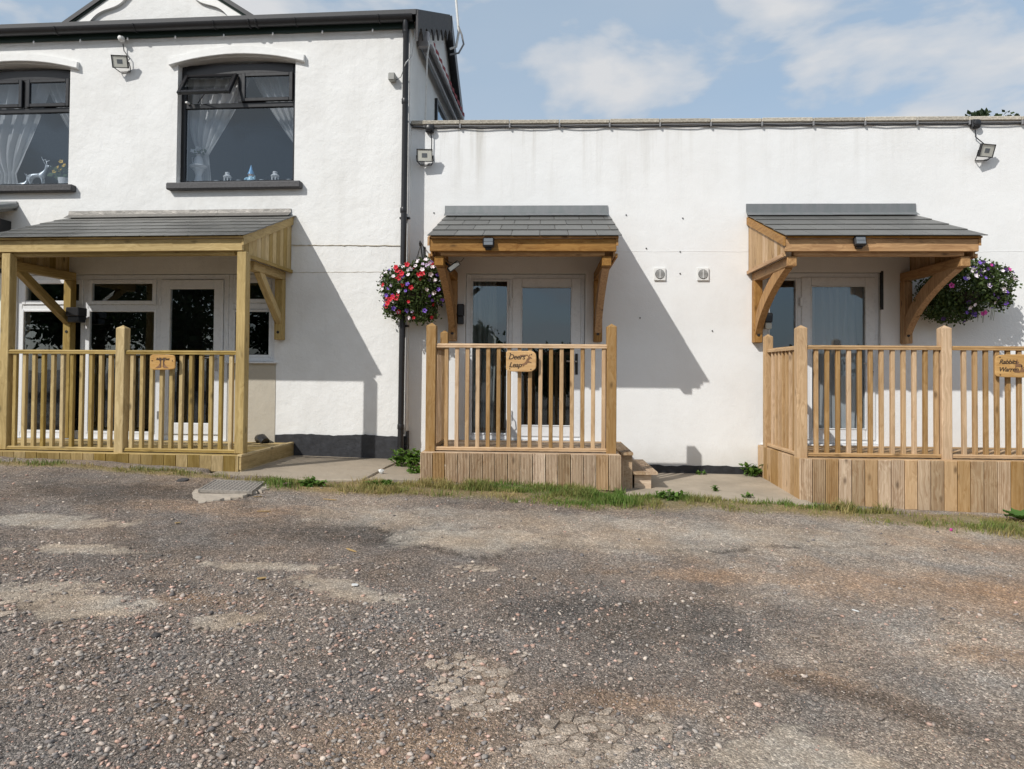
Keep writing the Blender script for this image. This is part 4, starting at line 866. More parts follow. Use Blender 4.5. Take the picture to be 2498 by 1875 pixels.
def deck(F, label, x0, x1, ztop, wd_skirt, wd_rail, wd_deck, front_rails, posts, side_rails, back_posts, zrail, group, side_l, side_r, bott, smooth_from=None, bw=.126, yf=-1.385, uneven=.0):
    t = thing('raised_deck', label, 'deck', ((x0+x1)/2, -.7, bott((x0+x1)/2)), F, group)
    WS, WR, WD = ['wood_%s_' % k for k in (wd_skirt, wd_rail, wd_deck)]
    # deck boards run along the wall, grooved face up
    y = yf+.012; k = 0
    rx = Matrix.Rotation(R(90), 4, 'Y') @ Matrix.Rotation(R(90), 4, 'Z')
    rx = Matrix(((0, 0, 1, 0), (1, 0, 0, 0), (0, -1, 0, 0), (0, 0, 0, 1)))      # board length -> x, width -> y, grooved face -> up
    while y < -.03:
        w = min(.12, -.008-y)
        if w > .03: gboard('deck_board', WD+'z', t, (x0+x1)/2, y+w/2, ztop-.014-random.uniform(0, .002), w, .027, x1-x0-.05, 8, rx)
        y += .126
    for yj in (yf+.06, -.7, -.1): bx('joist', WD+'x', t, x0+.04, x1-.04, yj, yj+.045, ztop-.13, ztop-.03)
    x = x0; i = 0
    while x < x1-.02:
        w = min(bw-.008, x1-x); zb = bott(x+w/2)+random.uniform(-uneven, uneven*.4); h = ztop-.004-zb; sm = smooth_from and x > smooth_from and random.random() < .8
        mt = (WS if not (wd_skirt == 'grey' and random.random() < .18) else 'wood_tan_')+'z'
        if sm: pbox('skirting_board', random.choice(('wood_tan_z', 'wood_grey_z', 'wood_grey_z', 'wood_grey_z')), t, x+w/2, yf+.012, zb+h/2, w, .026, round(h*100)/100, .004)
        else: gboard('skirting_board', mt, t, x+w/2, yf+.012+random.uniform(-.001, .001), zb+h/2, w, .026, h, 9 if F == 'L' else (7 if not smooth_from else 6))
        x += bw; i += 1
    if side_l:
        y = yf+.03
        while y < -.02:
            w = min(bw-.004, -.01-y); zb = bott(x0)+.075*(y-yf); h = round((ztop-.004-zb)*100)/100
            pbox('skirting_board', 'wood_tan_z', t, x0+.012, y+w/2, ztop-.004-h/2, .026, w, h, .003); y += bw
    if side_r == 'horizontal':
        rr = Matrix(((0, -1, 0, 0), (0, 0, 1, 0), (-1, 0, 0, 0), (0, 0, 0, 1)))
        gboard('side_board', WS+'z', t, x1+.014, yf/2+.0, ztop-.083, .125, .027, -yf-.02, 9, rr)
        bx('side_board', WS+'y', t, x1+.002, x1+.026, yf+.02, -.01, ztop-.20, ztop-.149, .003)
        bx('edge_board', WS+'y', t, x1-.02, x1+.030, yf+.02, -.006, ztop-.018, ztop+.008, .003)
    elif side_r: bx('side_board', WS+'y', t, x1-.026, x1-.002, yf+.03, -.01, bott(x1)+.01, ztop-.03, .003)
    bal = None
    if posts or front_rails:
        ps = [post(t, WR+'z', px, -1.30, ztop-.05, z1) for px, z1 in posts]+[post(t, WR+'z', px, py, ztop-.05, z1, .09) for px, py, z1 in back_posts]
        for a, b, xs in front_rails:
            rail_x(t, WR+'x', a, b, -1.25, zrail-.042); rail_x(t, WR+'x', a, b, -1.25, ztop+.012, .034, 'bottom_rail')
            bz0, bz1 = ztop+.04, zrail-.036
            for q in xs: pbox('baluster', WR+'z', t, q, -1.25+random.uniform(-.002, .002), (bz0+bz1)/2, .04, .04, round(bz1-bz0, 3), .004, Matrix.Rotation(random.uniform(-.003, .003), 4, 'Y'))
        for xc, ya, yb, n in side_rails:
            rail_y(t, WR+'y', ya, yb, xc, zrail-.045); rail_y(t, WR+'y', ya, yb, xc, ztop+.012, .034, 'bottom_rail')
            bz0, bz1 = ztop+.04, zrail-.036
            for i in range(n): pbox('baluster', WR+'z', t, xc, ya+(yb-ya)*(i+1)/(n+1), (bz0+bz1)/2, .04, .04, round(bz1-bz0, 3), .004)
    return t
lin = lambda a, b, n: [a+(b-a)*i/(n-1) for i in range(n)]
deck('L', 'low yellow green timber deck with a waste pipe bend at its end', -4.95, -1.395, .645, 'green', 'green', 'green',
     [(-3.99, -2.785, lin(-3.93, -2.86, 11)), (-2.68, -1.485, lin(-2.62, -1.545, 11)), (-4.9, -4.09, lin(-4.85, -4.15, 8))], [(-2.785, 1.96)], [], [], 1.71, None, False, 'horizontal', lambda x: .478+(x+1.4)*-.014, uneven=.012)
deck('W', 'weathered timber deck with side steps under the short bracketed canopy', -1.225, .795, .70, 'grey', 'tan', 'grey',
     [(-1.095, .645, [-.985+.1068*i for i in range(16)])], [(-1.192, 2.0), (.643, 2.0)], [(-1.145, -1.20, -.30, 8)], [(-1.195, -.29, 1.985)], 1.80, None, True, True, lambda x: .415-.0375*(x+1.225))
deck('W', 'tall tan timber deck with a long balustrade beside the concrete path', 2.53, 6.2, .685, 'grey', 'tan', 'tan',
     [(2.63, 3.945, [2.735+.1066*i for i in range(12)]), (4.035, 5.65, [4.175+.1066*i for i in range(14)])], [(2.535, 1.995), (3.94, 2.0), (5.65, 2.0)], [(2.585, -1.20, -.29, 7)], [(2.53, -.29, 1.96)], 1.805, None, True, False, lambda x: .236-.0345*(x-2.53), smooth_from=2.6)

# wooden steps at the end of the middle deck
st = thing('wooden_steps', 'two small grooved timber steps against the end of the weathered deck', 'steps', (1.0, -.6, .3))
ry = Matrix(((1, 0, 0, 0), (0, 0, 1, 0), (0, -1, 0, 0), (0, 0, 0, 1))); ry = Matrix(((1, 0, 0, 0), (0, 0, -1, 0), (0, -1, 0, 0), (0, 0, 0, 1)))
gboard('tread', 'wood_grey_z', st, .862, -.62, .688, .125, .03, 1.16, 8, ry)
for x in (.996, 1.124): gboard('tread', 'wood_grey_z', st, x, -.58, .482, .125, .03, 1.08, 8, ry)
bx('riser', 'wood_grey_z', st, .81, .835, -1.15, -.06, .30, .672); bx('riser', 'wood_grey_y', st, .835, .925, -1.13, -1.10, .30, .670)
bx('riser', 'wood_grey_x', st, .955, 1.13, -1.06, -1.03, .31, .466); bx('riser', 'wood_grey_y', st, 1.105, 1.13, -1.03, -.06, .31, .466); bx('stringer', 'wood_grey_y', st, .90, .93, -1.10, -.06, .31, .466)

# ------------------------------------------------------------------ carved name boards
def text_mesh(s, size, depth, shear=.32):
    cu = bpy.data.curves.new('t', 'FONT'); cu.body = s; cu.size = size; cu.extrude = depth; cu.shear = shear; cu.space_character = .93; cu.offset = .0006
    o = bpy.data.objects.new('t', cu); COL.objects.link(o); bpy.context.view_layer.update()
    me = bpy.data.meshes.new_from_object(o.evaluated_get(bpy.context.evaluated_depsgraph_get())); bpy.data.objects.remove(o); bpy.data.curves.remove(cu); return me
def sign(F, label, x0, x1, z0, z1, y, lines, pics, screws, outline_seed, mat='wood_sign_x'):
    t = thing('name_board', label, 'sign', ((x0+x1)/2, y, z0), F, 'carved name boards on the balustrades')
    rg = random.Random(outline_seed); pts = []; w, h = (x1-x0)/2, (z1-z0)/2; cx, cz = (x0+x1)/2, (z0+z1)/2
    for i in range(56):
        a = 2*math.pi*i/56; c, s = math.cos(a), math.sin(a); e = .34
        px = w*math.copysign(abs(c)**e, c); pz = h*math.copysign(abs(s)**e, s); k = 1+.02*math.sin(3*a+outline_seed)+.015*math.sin(5*a+2*outline_seed); pts.append((cx+px*k, cz+pz*k))
    m = MB(); n = len(pts); vs = [(p[0], y+.016, p[1]) for p in pts]+[(p[0], y+.003, p[1]) for p in pts]+[(cx+(p[0]-cx)*.95, y, cz+(p[1]-cz)*.94) for p in pts]
    m.add(vs, [[i, (i+1) % n, n+(i+1) % n, n+i] for i in range(n)]+[[n+i, n+(i+1) % n, 2*n+(i+1) % n, 2*n+i] for i in range(n)]+[[2*n+i for i in range(n)], list(range(n))])
    m.build('board', mat, t)
    for s, lx, lz, sz in lines:
        me = text_mesh(s, sz, .0012); me.materials.append(MATS['letter']); link('lettering', me, (lx, y-.0015, lz), t, rot=Matrix.Rotation(R(90), 4, 'X'))
    for poly, pm in pics: MB().prism(poly, y-.0022, y-.0006, 'y').build('picture', pm, t)
    for sx_, sz_ in screws: MB().lathe([(.0065, .0), (.0055, -.003)], (sx_, y-.0005, sz_), 8, 'y').build('screw', 'letter', t)
    return t
def place(poly, x, z, s): return [(x+a*s, z+b*s) for a, b in poly]
deer = [(0, .05), (.12, .13), (.3, .2), (.42, .34), (.50, .52), (.60, .62), (.56, .74), (.50, .86), (.56, .86), (.63, .74), (.68, .84), (.74, .92), (.74, .80), (.69, .70), (.80, .68), (.92, .60), (.90, .55), (.76, .56), (.68, .46), (.62, .36), (.78, .30), (.90, .22), (.86, .18), (.70, .22), (.55, .20), (.48, .08), (.34, .06), (.26, -.04), (.16, -.1), (.2, .02), (.1, .02)]
sign('W', 'varnished wooden board with a leaping deer hung on the balustrade of the weathered deck', -.377, -.073, 1.518, 1.728, -1.3305, [('Deers', -.352, 1.642, .072), ('Leap', -.345, 1.562, .072)],
     [(place(deer, -.225, 1.58, .125), 'burnt_print'), ([(-.235, 1.673), (-.16, 1.679), (-.155, 1.690), (-.20, 1.688), (-.23, 1.686)], 'burnt_print')], ((-.33, 1.70), (-.118, 1.690), (-.335, 1.545), (-.122, 1.540)), 1)
bad_l = [(0, 0), (.12, .10), (.26, .18), (.36, .38), (.42, .2), (.44, .02)]
bad_r = [(1-a+.12, b) for a, b in bad_l]
sign('L', 'small varnished board with a badger face hung on the yellow green balustrade', -2.385, -2.115, 1.507, 1.664, -1.3305, [('Badger Sett', -2.318, 1.608, .033)],
     [(place(bad_l, -2.325, 1.525, .13), 'burnt_print'), (place(bad_r, -2.325, 1.525, .13), 'burnt_print'), (place([(.43, .05), (.48, .08), (.49, .82), (.30, .84), (.33, .60), (.38, .5)], -2.325, 1.525, .13), 'burnt_dark'), (place([(.69, .05), (.64, .08), (.63, .82), (.82, .84), (.79, .60), (.74, .5)], -2.325, 1.525, .13), 'burnt_dark')], ((-2.36, 1.60), (-2.14, 1.60)), 2)
rab = [(0, 0), (.0, .25), (.08, .45), (.12, .75), (.18, .95), (.24, .75), (.22, .5), (.32, .62), (.42, .6), (.36, .45), (.3, .35), (.5, .4), (.7, .3), (.8, .1), (.72, 0)]
sign('W', 'wavy edged varnished board with rabbits hung on the long tan balustrade', 4.435, 4.765, 1.497, 1.722, -1.3305, [('Rabbits', 4.468, 1.630, .062), ('Warren', 4.462, 1.556, .062)],
     [(place(rab, 4.625, 1.60, .085), 'burnt_print'), (place(rab, 4.615, 1.545, .07), 'burnt_print'), (place(rab, 4.67, 1.55, .08), 'burnt_print')], ((4.478, 1.695), (4.73, 1.69), (4.48, 1.522), (4.73, 1.52)), 4)

# ------------------------------------------------------------------ lamps, boxes and cables
def floodlight(F, label, x, z, jb, tilt=28, yaw=0, w=.19, h=.15, cable=True):
    """LED floodlight on a wall stirrup, fed from a junction box above; jb = (x, z) of the box"""
    t = thing('floodlight', label, 'floodlight', (x, 0, z-h), F, 'led floodlights under the roof edges')
    T = Matrix.Translation((x, -.115, z)) @ Matrix.Rotation(R(yaw), 4, 'Z') @ Matrix.Rotation(R(tilt), 4, 'X')
    b = MB().rect(-w/2, w/2, -h/2, h/2, .010, -.022, .004, .003); b.box(-w/2+.004, w/2-.004, .004, .02, -h/2+.004, h/2-.004, .004); b.box(-w*.3, w*.3, .02, .034, -h*.3, h*.3, .004)
    b.xf(T).build('housing', 'black_plastic', t)
    MB().box(-w/2+.010, w/2-.010, -.014, .002, -h/2+.010, h/2-.010, .001).xf(T).build('lens', 'lamp_glass', t)
    MB().box(-w*.17, w*.17, -.0155, -.0135, -h*.17, h*.17, .0005).xf(T).build('led_chip', 'solar_cell', t)
    s0 = T @ Vector((-w/2-.004, .008, 0)); s1 = T @ Vector((w/2+.004, .008, 0))
    MB().tube([s0, s0+Vector((0, .03, -.06)), (x-w*.35, -.012, z-.085), (x+w*.35, -.012, z-.085), s1+Vector((0, .03, -.06)), s1], .006, 6).build('bracket', 'black_plastic', t)
    if cable:
        MB().tube([(jb[0], -.04, jb[1]-.03), (jb[0]+.01, -.03, (jb[1]+z)/2+.03), (x+w*.35, -.03, z+.07), (x+w*.25, -.06, z+.02), (x, -.07, z-.06)], .006, 6).build('cable', 'black_plastic', t)
    return t
def jbox(F, label, x, z, mat, y=-.03, s=.05):
    t = thing('junction_box', label, 'junction box', (x, 0, z), F)
    MB().box(x-s, x+s, y-.03, y+.028, z-s, z+s, .012).build('box', mat, t); MB().lathe([(s*.85, .0), (s*.8, -.015), (s*.45, -.024)], (x, y-.03, z), 14, 'y').build('lid', mat, t, smooth=True)
jbox('L', 'white round lidded junction box under the house gutter', -3.62, 5.60, 'white_paint', -.065, .032)
floodlight('L', 'floodlight with a black frame between the two upper windows of the house', -3.60, 5.295, (-3.62, 5.58), 20, 10)
jbox('W', 'black round junction box on the parapet next to the downpipe', -1.385, 4.445, 'black_plastic')
floodlight('W', 'floodlight hanging beside the downpipe above the short canopy', -1.43, 4.095, (-1.37, 4.43), 16, 4)
jbox('W', 'black round junction box on the parapet above the hanging basket of white petunias', 5.03, 4.455, 'black_plastic')
floodlight('W', 'floodlight turned sideways above the hanging basket of white petunias', 5.10, 4.115, (5.02, 4.43), 20, 14)
gb = thing('sensor_box', 'small grey plastic box with two loose cables on the house corner', 'box', (-.2, 0, 4.98), 'L')
MB().box(-.245, -.165, -.09, -.002, 4.985, 5.075, .008).build('housing', 'grey_plastic', gb)
for k in (0, .015): MB().tube([(-.17, -.03, 5.0), (-.10, -.05, 5.03), (-.02, -.135, 5.15+k), (.03, -.05, 5.28), (.05, -.02, 5.5+k), (.055, -.015, 5.62)], .005, 6).build('cable', 'cable_white' if k else 'cable_grey', gb)
pc = thing('parapet_cable', 'twin grey cable clipped along the top of the annex parapet', 'cable', (1.5, 0, 4.4))
for k, (r_, dz) in enumerate(((.0085, 0), (.0075, -.022))):
    pts = []; x = -1.60
    while x < 9.8:
        f = ((x+1.615) % .598)/.598; pts.append((x, -.02-.006*k, 4.478+dz*.5+dz*.8*math.sin(math.pi*f)+random.uniform(-.003, .003))); x += .1
    MB().tube(pts, r_, 6).build('cable', ('cable_grey', 'black_plastic')[k], pc, smooth=True)
MB().tube([(-1.66, -.15, 4.56), (-1.64, -.09, 4.50), (-1.59, -.04, 4.475)], .010, 6).build('cable', 'black_plastic', pc)
x = -1.615+.598
while x < 9.6: bx('cable_clip', 'cable_grey', pc, x-.010, x+.010, -.045, -.002, 4.445, 4.497, .003); x += .598
fl = thing('string_lights', 'string of tiny white bulbs clipped under the house gutter', 'string lights', (-4, 0, 5.6), 'L')
MB().tube([(-9+.3*i, -.05, 5.612+.008*math.sin(i*2.2)) for i in range(31)], .005, 5).build('wire', 'green_fascia', fl)
for i in range(9): MB().lathe([(.004, .02), (.011, .008), (.010, -.01), (.003, -.018)], (-.45-.62*i, -.055, 5.603), 8).build('bulb', 'ceramic_white', fl, smooth=True)
def solar_lamp(label, x, z, y):
    t = thing('solar_lamp', label, 'lamp', (x, y, z-.06), 'W', 'solar lamps on the canopy fascias')
    T = Matrix.Translation((x, y, z)) @ Matrix.Rotation(R(-14), 4, 'X')
    MB().box(-.058, .058, -.045, .012, -.05, .05, .012).xf(T).build('housing', 'black_plastic', t)
    for i in (-1, 1): MB().box(-.045, .045, -.047, -.0445, i*.019-.017, i*.019+.017, .0008).xf(T).build('solar_panel', 'solar_cell', t)
    MB().box(-.03, .03, -.01, .03, -.065, -.048, .004).xf(T).build('bracket', 'black_plastic', t)
solar_lamp('small square solar lamp on the fascia of the short canopy', -.562, 2.822, -1.30)
solar_lamp('small square solar lamp on the fascia of the canopy beside the long balustrade', 3.14, 2.835, -1.30)
sf = thing('spotlight', 'black solar spotlight hung inside the short canopy by its left bracket', 'lamp', (-1.0, -1.05, 2.55))
T = Matrix.Translation((-.945, -1.10, 2.615)) @ Matrix.Rotation(R(20), 4, 'Z') @ Matrix.Rotation(R(-38), 4, 'Y')
MB().box(-.075, .075, -.02, .02, -.03, .03, .01).xf(T).build('housing', 'black_plastic', sf); MB().box(-.062, .062, -.024, -.019, -.02, .02, .001).xf(T).build('lens', 'lamp_glass', sf)
MB().tube([(-1.03, -1.08, 2.66), (-1.00, -1.09, 2.63), (-.97, -1.09, 2.60)], .012, 6).build('arm', 'black_plastic', sf)
MB().tube([(-1.03, -1.08, 2.70), (-1.0, -1.1, 2.665), (-.94, -1.12, 2.645), (-.86, -1.13, 2.665), (-.83, -1.14, 2.70)], .003, 5).build('cable', 'black_plastic', sf)
def wall_lamp(F, label, x, y, z, w, d, h, glass=False):
    t = thing('wall_lamp', label, 'lamp', (x, y, z-h/2), F)
    MB().box(x-w/2, x+w/2, y-d, y, z-h*.1, z+h/2, .01).build('cap', 'black_plastic', t); MB().box(x-w*.42, x+w*.42, y-d*.9, y-.004, z-h/2, z-h*.101, .008).build('body', 'lamp_glass' if glass else 'black_plastic', t)
    MB().box(x-w*.3, x+w*.3, y-.004, y+.03, z-h*.3, z+h*.3, .004).build('back_plate', 'black_plastic', t)
wall_lamp('L', 'black cube wall lamp at the foot of the porch brace', -4.085, -.06, 2.17, .17, .16, .18)
wall_lamp('W', 'black key box lamp on the wall left of the middle glazed door', -.985, -.03, 2.20, .085, .07, .24)
wall_lamp('W', 'glass faced lantern behind the left bracket of the canopy beside the long balustrade', 2.625, -.03, 2.135, .09, .09, .19, True)
def vent(label, x, z):
    t = thing('wall_vent', label, 'vent', (x, 0, z), 'W', 'white extractor vents in the annex wall')
    MB().box(x-.07, x+.07, -.022, -.001, z-.076, z+.076, .005).build('plate', 'white_paint', t)
    MB().lathe([(.056, .0), (.056, -.004)], (x, -.022, z), 20, 'y').build('recess', 'iron', t)
    for i in range(7):
        q = -.042+.014*i; hw = math.sqrt(max(.0, .052**2-q*q)); bx('louvre', 'white_paint', t, x-hw, x+hw, -.032, -.0265, z+q-.0028, z+q+.0028, .001)
    bx('spine', 'white_paint', t, x-.004, x+.004, -.034, -.0265, z-.052, z+.052, .001)
vent('white square extractor vent close to the shadow of the short canopy', 1.38, 2.69); vent('white square extractor vent in plain sunlit wall towards the long balustrade', 1.887, 2.69)
# awning folded along the gable wall above the annex roof
aw = thing('folded_awning', 'folded awning with grey arms and a hanging crank rod along the gable wall', 'awning', (.15, .4, 5.5), 'L')
MB().box(.03, .13, .35, 3.1, 5.60, 5.72, .02).build('cassette', 'awning_metal', aw); MB().tube([(.16, .40, 5.60), (.17, 3.05, 5.58)], .028, 8).build('front_bar', 'awning_metal', aw); MB().tube([(.09, .42, 5.54), (.10, 3.0, 5.50)], .022, 8).build('folding_arm', 'awning_metal', aw)
m = MB(); vs = []; n = 40
for i in range(n+1):
    y = .40+2.6*i/n; vs += [(.20+.01*math.sin(i*1.7), y, 5.66), (.205+.01*math.sin(i*1.7), y, 5.61-.02*abs(math.sin(i*.9)))]
m.add(vs, [[2*i, 2*i+2, 2*i+3, 2*i+1] for i in range(n)]); m.build('valance', 'awning_fabric', aw, fixn=False)
MB().box(.02, .16, .31, .37, 5.55, 5.76, .02).build('end_bracket', 'awning_metal', aw); MB().tube([(.15, .30, 5.62), (.17, .28, 5.56), (.15, .27, 5.4), (.13, .26, 4.3)], .011, 6).build('crank_rod', 'cable_white', aw)
gwn = MB().rect(0, 1.5, 4.4, 5.38, .06, -.02, .02).xf(Matrix.Translation((.02, 1.5, 0)) @ Matrix.Rotation(R(90), 4, 'Z')).build('window', 'black_paint', house)
MB().box(.05, 1.45, -.004, .004, 4.45, 5.33, .0005).xf(Matrix.Translation((.02, 1.5, 0)) @ Matrix.Rotation(R(90), 4, 'Z')).build('pane', 'glass_obscure', gwn)
ar = thing('aerial_pole', 'thin white aerial pole with a looping cable on the far end of the gable', 'aerial', (.2, 2.0, 6.3), 'L')
MB().tube([(.13, 1.95, 6.28), (.22, 1.97, 6.32), (.25, 2.0, 6.55), (.14, 2.03, 7.7)], .018, 8).build('pole', 'cable_white', ar); MB().tube([(.24, 2.0, 6.65), (.30, 1.98, 6.5), (.33, 1.98, 6.36), (.26, 1.96, 6.22), (.13, 1.96, 6.20)], .014, 6).build('cable', 'cable_grey', ar)

# ------------------------------------------------------------------ hanging baskets
def leaf_cloud(pts, size, seed, up=.4, fold=True):
    """many small folded leaves at the given points"""
    g = np.random.default_rng(seed); n = len(pts); P = np.asarray(pts)
    d = g.normal(size=(n, 3)); d[:, 2] += up; d /= np.linalg.norm(d, axis=1)[:, None]
    s = np.cross(d, g.normal(size=(n, 3))); s /= np.linalg.norm(s, axis=1)[:, None]; nn = np.cross(d, s)
    L = (size*g.uniform(.6, 1.3, n))[:, None]; Wd = L*.34
    V = np.stack([P, P+d*L*.5+s*Wd-nn*L*.08, P+d*L, P+d*L*.5-s*Wd-nn*L*.08], 1).reshape(-1, 3)
    i = np.arange(n)[:, None]*4; F = np.concatenate([i+np.array([0, 1, 2]), i+np.array([0, 2, 3])]); return V, F
def petunia(kind):
    m = MB(); n = 10; rim = []
    for i in range(n):
        a = 2*math.pi*i/n; r_ = .024*(1+.16*math.cos(a*5)); rim.append((r_*math.cos(a), r_*math.sin(a), .010+.004*math.sin(a*5+1)))
    m.add([(0, 0, -.004)]+[(.009*math.cos(2*math.pi*i/n), .009*math.sin(2*math.pi*i/n), .004) for i in range(n)]+rim, [[0, 1+i, 1+(i+1) % n] for i in range(n)]+[[1+i, n+1+i, n+1+(i+1) % n, 1+(i+1) % n] for i in range(n)]); return m
FLM = {}
def flower(parent, p, nrm, mat, s=1.0):
    if mat not in FLM:
        o = petunia(mat).build('flower', mat, None, fixn=False); FLM[mat] = o.data; bpy.data.objects.remove(o)
    q = Vector(nrm).normalized().to_track_quat('Z', 'Y').to_matrix().to_4x4()
    return link('flower', FLM[mat], p, parent, rot=q @ Matrix.Rotation(random.uniform(0, 6), 4, 'Z') @ Matrix.Scale(s, 4))
def basket(label, c, r, bracket_x, mats, nflower, seed, hook_z, lobes, spec=()):
    t = thing('hanging_basket', label, 'hanging basket', (c[0], c[1], c[2]-r[2]), 'W', 'flower baskets hung on the annex wall')
    g = np.random.default_rng(seed); rd = random.Random(seed)
    MB().lathe([(.03, -.16), (.11, -.12), (.155, -.05), (.165, .0), (.15, .0)], (c[0], c[1], c[2]-.02), 16).build('bowl', 'soil', t, smooth=True)
    pts = []
    for (ox, oy, oz, rx, ry, rz, n) in lobes:
        u = g.normal(size=(n, 3)); u /= np.linalg.norm(u, axis=1)[:, None]; k = g.uniform(.35, 1.0, n)**.45
        pts.append(np.array([c[0]+ox, c[1]+oy, c[2]+oz])+u*k[:, None]*np.array([rx, ry, rz])*(1+.12*g.normal(size=(n, 1))))
    P = np.concatenate(pts); P = P[P[:, 1] < -.03]
    V, F = leaf_cloud(P, .036, seed+1); o = link('foliage', np_mesh('foliage', V-np.array(c), F, 'leaf_basket'), c, t); o['kind'] = 'stuff'
    # trailing stems under the bowl
    m = MB()
    for i in range(14):
        a = rd.uniform(0, 6.28); x0_, y0_ = c[0]+math.cos(a)*r[0]*.7, min(c[1]+math.sin(a)*r[1]*.7, -.05); m.tube([(x0_, y0_, c[2]-r[2]*.5), (x0_+rd.uniform(-.03, .03), y0_, c[2]-r[2]*rd.uniform(.9, 1.12))], [.003, .0015], 4)
    m.build('trailing_stems', 'leaf_basket', t)['kind'] = 'stuff'
    k = 0; tries = 0
    while k < nflower and tries < 4000:
        tries += 1; l = lobes[rd.choices(range(len(lobes)), [q[3]*q[5] for q in lobes])[0]]
        u = Vector((rd.gauss(0, 1), rd.gauss(-.55, .8), rd.gauss(.15, 1))).normalized()
        p = Vector((c[0]+l[0]+u.x*l[3]*1.0, c[1]+l[1]+u.y*l[4]*1.03, c[2]+l[2]+u.z*l[5]*1.0))
        if p.y > -.05: continue
        mt = mats(p, rd)
        if mt is None: continue
        flower(t, p, u+Vector((rd.uniform(-.4, .4), -.45, rd.uniform(-.3, .4))), mt, rd.uniform(.75, 1.2)); k += 1
    for p, n_, mt, s in spec: flower(t, p, n_, mt, s)
    # wall bracket and hanging wires
    bx_ = bracket_x; MB().box(bx_-.012, bx_+.012, -.012, -.002, hook_z-.38, hook_z+.02, .002).build('wall_bracket', 'iron', t)
    MB().tube([(bx_, -.01, hook_z), (bx_, c[1]-.02, hook_z+.03), (bx_, c[1]-.05, hook_z+.0), (bx_, c[1]-.02, hook_z-.03)], .008, 6).build('arm', 'iron', t); MB().tube([(bx_, -.01, hook_z-.25), (bx_, -.13, hook_z-.14), (bx_, c[1]+.03, hook_z+.02)], .006, 6).build('scroll', 'iron', t)
    for a in (0, 2.1, 4.2): MB().tube([(bx_, c[1], hook_z-.03), (c[0]+.15*math.cos(a), c[1]+.12*math.sin(a), c[2]+.02)], .003, 5).build('hanging_wire', 'iron', t)
    return t
def m1(p, rd):
    v = rd.random()
    if p.z > 2.55: return 'petal_white' if v < .52 else ('petal_red' if v < .72 else ('petal_purple' if v < .86 else 'petal_pale'))
    if p.x > -1.45: return None if v < .45 else ('petal_purple' if v < .8 else ('petal_white' if v < .92 else 'petal_red'))
    return 'petal_red' if v < .38 else ('petal_purple' if v < .56 else ('petal_white' if v < .82 else 'petal_pale'))
cl = [(-1.66+.08*math.cos(a), -.33, 2.56+.1*math.sin(a)) for a in range(5)]
sp1 = [((x, -.47, z), (rx, -1, .2), 'petal_red', 1.25) for x, z, rx in ((-1.67, 2.66, 0), (-1.64, 2.60, .2), (-1.62, 2.63, -.2), (-1.66, 2.57, 0), (-1.60, 2.50, .2), (-1.69, 2.70, -.3), (-1.42, 2.62, .3), (-1.38, 2.63, .2), (-1.56, 2.73, 0), (-1.72, 2.36, -.2), (-1.75, 2.33, 0), (-1.78, 2.29, -.3), (-1.68, 2.35, .1))]
basket('overflowing hanging basket of red white and purple petunias beside the downpipe', (-1.51, -.29, 2.44), (.36, .26, .30), -1.44, m1, 135, 3, 3.0, [(0, 0, .0, .31, .24, .25, 3600), (.12, .0, .22, .19, .16, .17, 1500), (-.22, 0, .06, .18, .18, .21, 1500), (.10, 0, -.24, .19, .15, .13, 800), (-.22, .0, -.17, .14, .14, .15, 800), (.27, .02, .04, .13, .14, .20, 800), (-.08, 0, .20, .16, .15, .12, 700)], sp1)
def m2_(p, rd):
    v = rd.random()
    if p.x < 4.62 and p.z < 2.70: return None if v < .93 else 'petal_dark'
    if p.z > 2.68: return 'petal_dark' if v < .35 else ('petal_pink' if v < .6 else ('petal_white' if v < .85 else 'petal_purple'))
    return 'petal_white' if v < .50 else ('petal_dark' if v < .82 else 'petal_purple')
basket('dark hanging basket of white and deep purple petunias beyond the right canopy bracket', (4.73, -.30, 2.46), (.5, .26, .33), 4.78, m2_, 100, 9, 2.98, [(-.05, 0, .0, .42, .23, .29, 4600), (.32, 0, .10, .22, .20, .20, 1700), (-.34, 0, -.10, .18, .17, .22, 1300), (.05, .0, .25, .30, .17, .12, 1100), (-.12, 0, -.26, .26, .15, .10, 900), (.40, 0, -.08, .12, .14, .12, 600)],
       [((4.47, -.53, 2.50), (0, -1, .1), 'petal_pink', 1.25), ((4.85, -.45, 2.20), (0, -1, 0), 'petal_pink', 1.1), ((4.88, -.44, 2.215), (.3, -1, 0), 'petal_pink', 1.1), ((4.67, -.36, 2.80), (0, -1, .3), 'petal_pink', 1.2)])

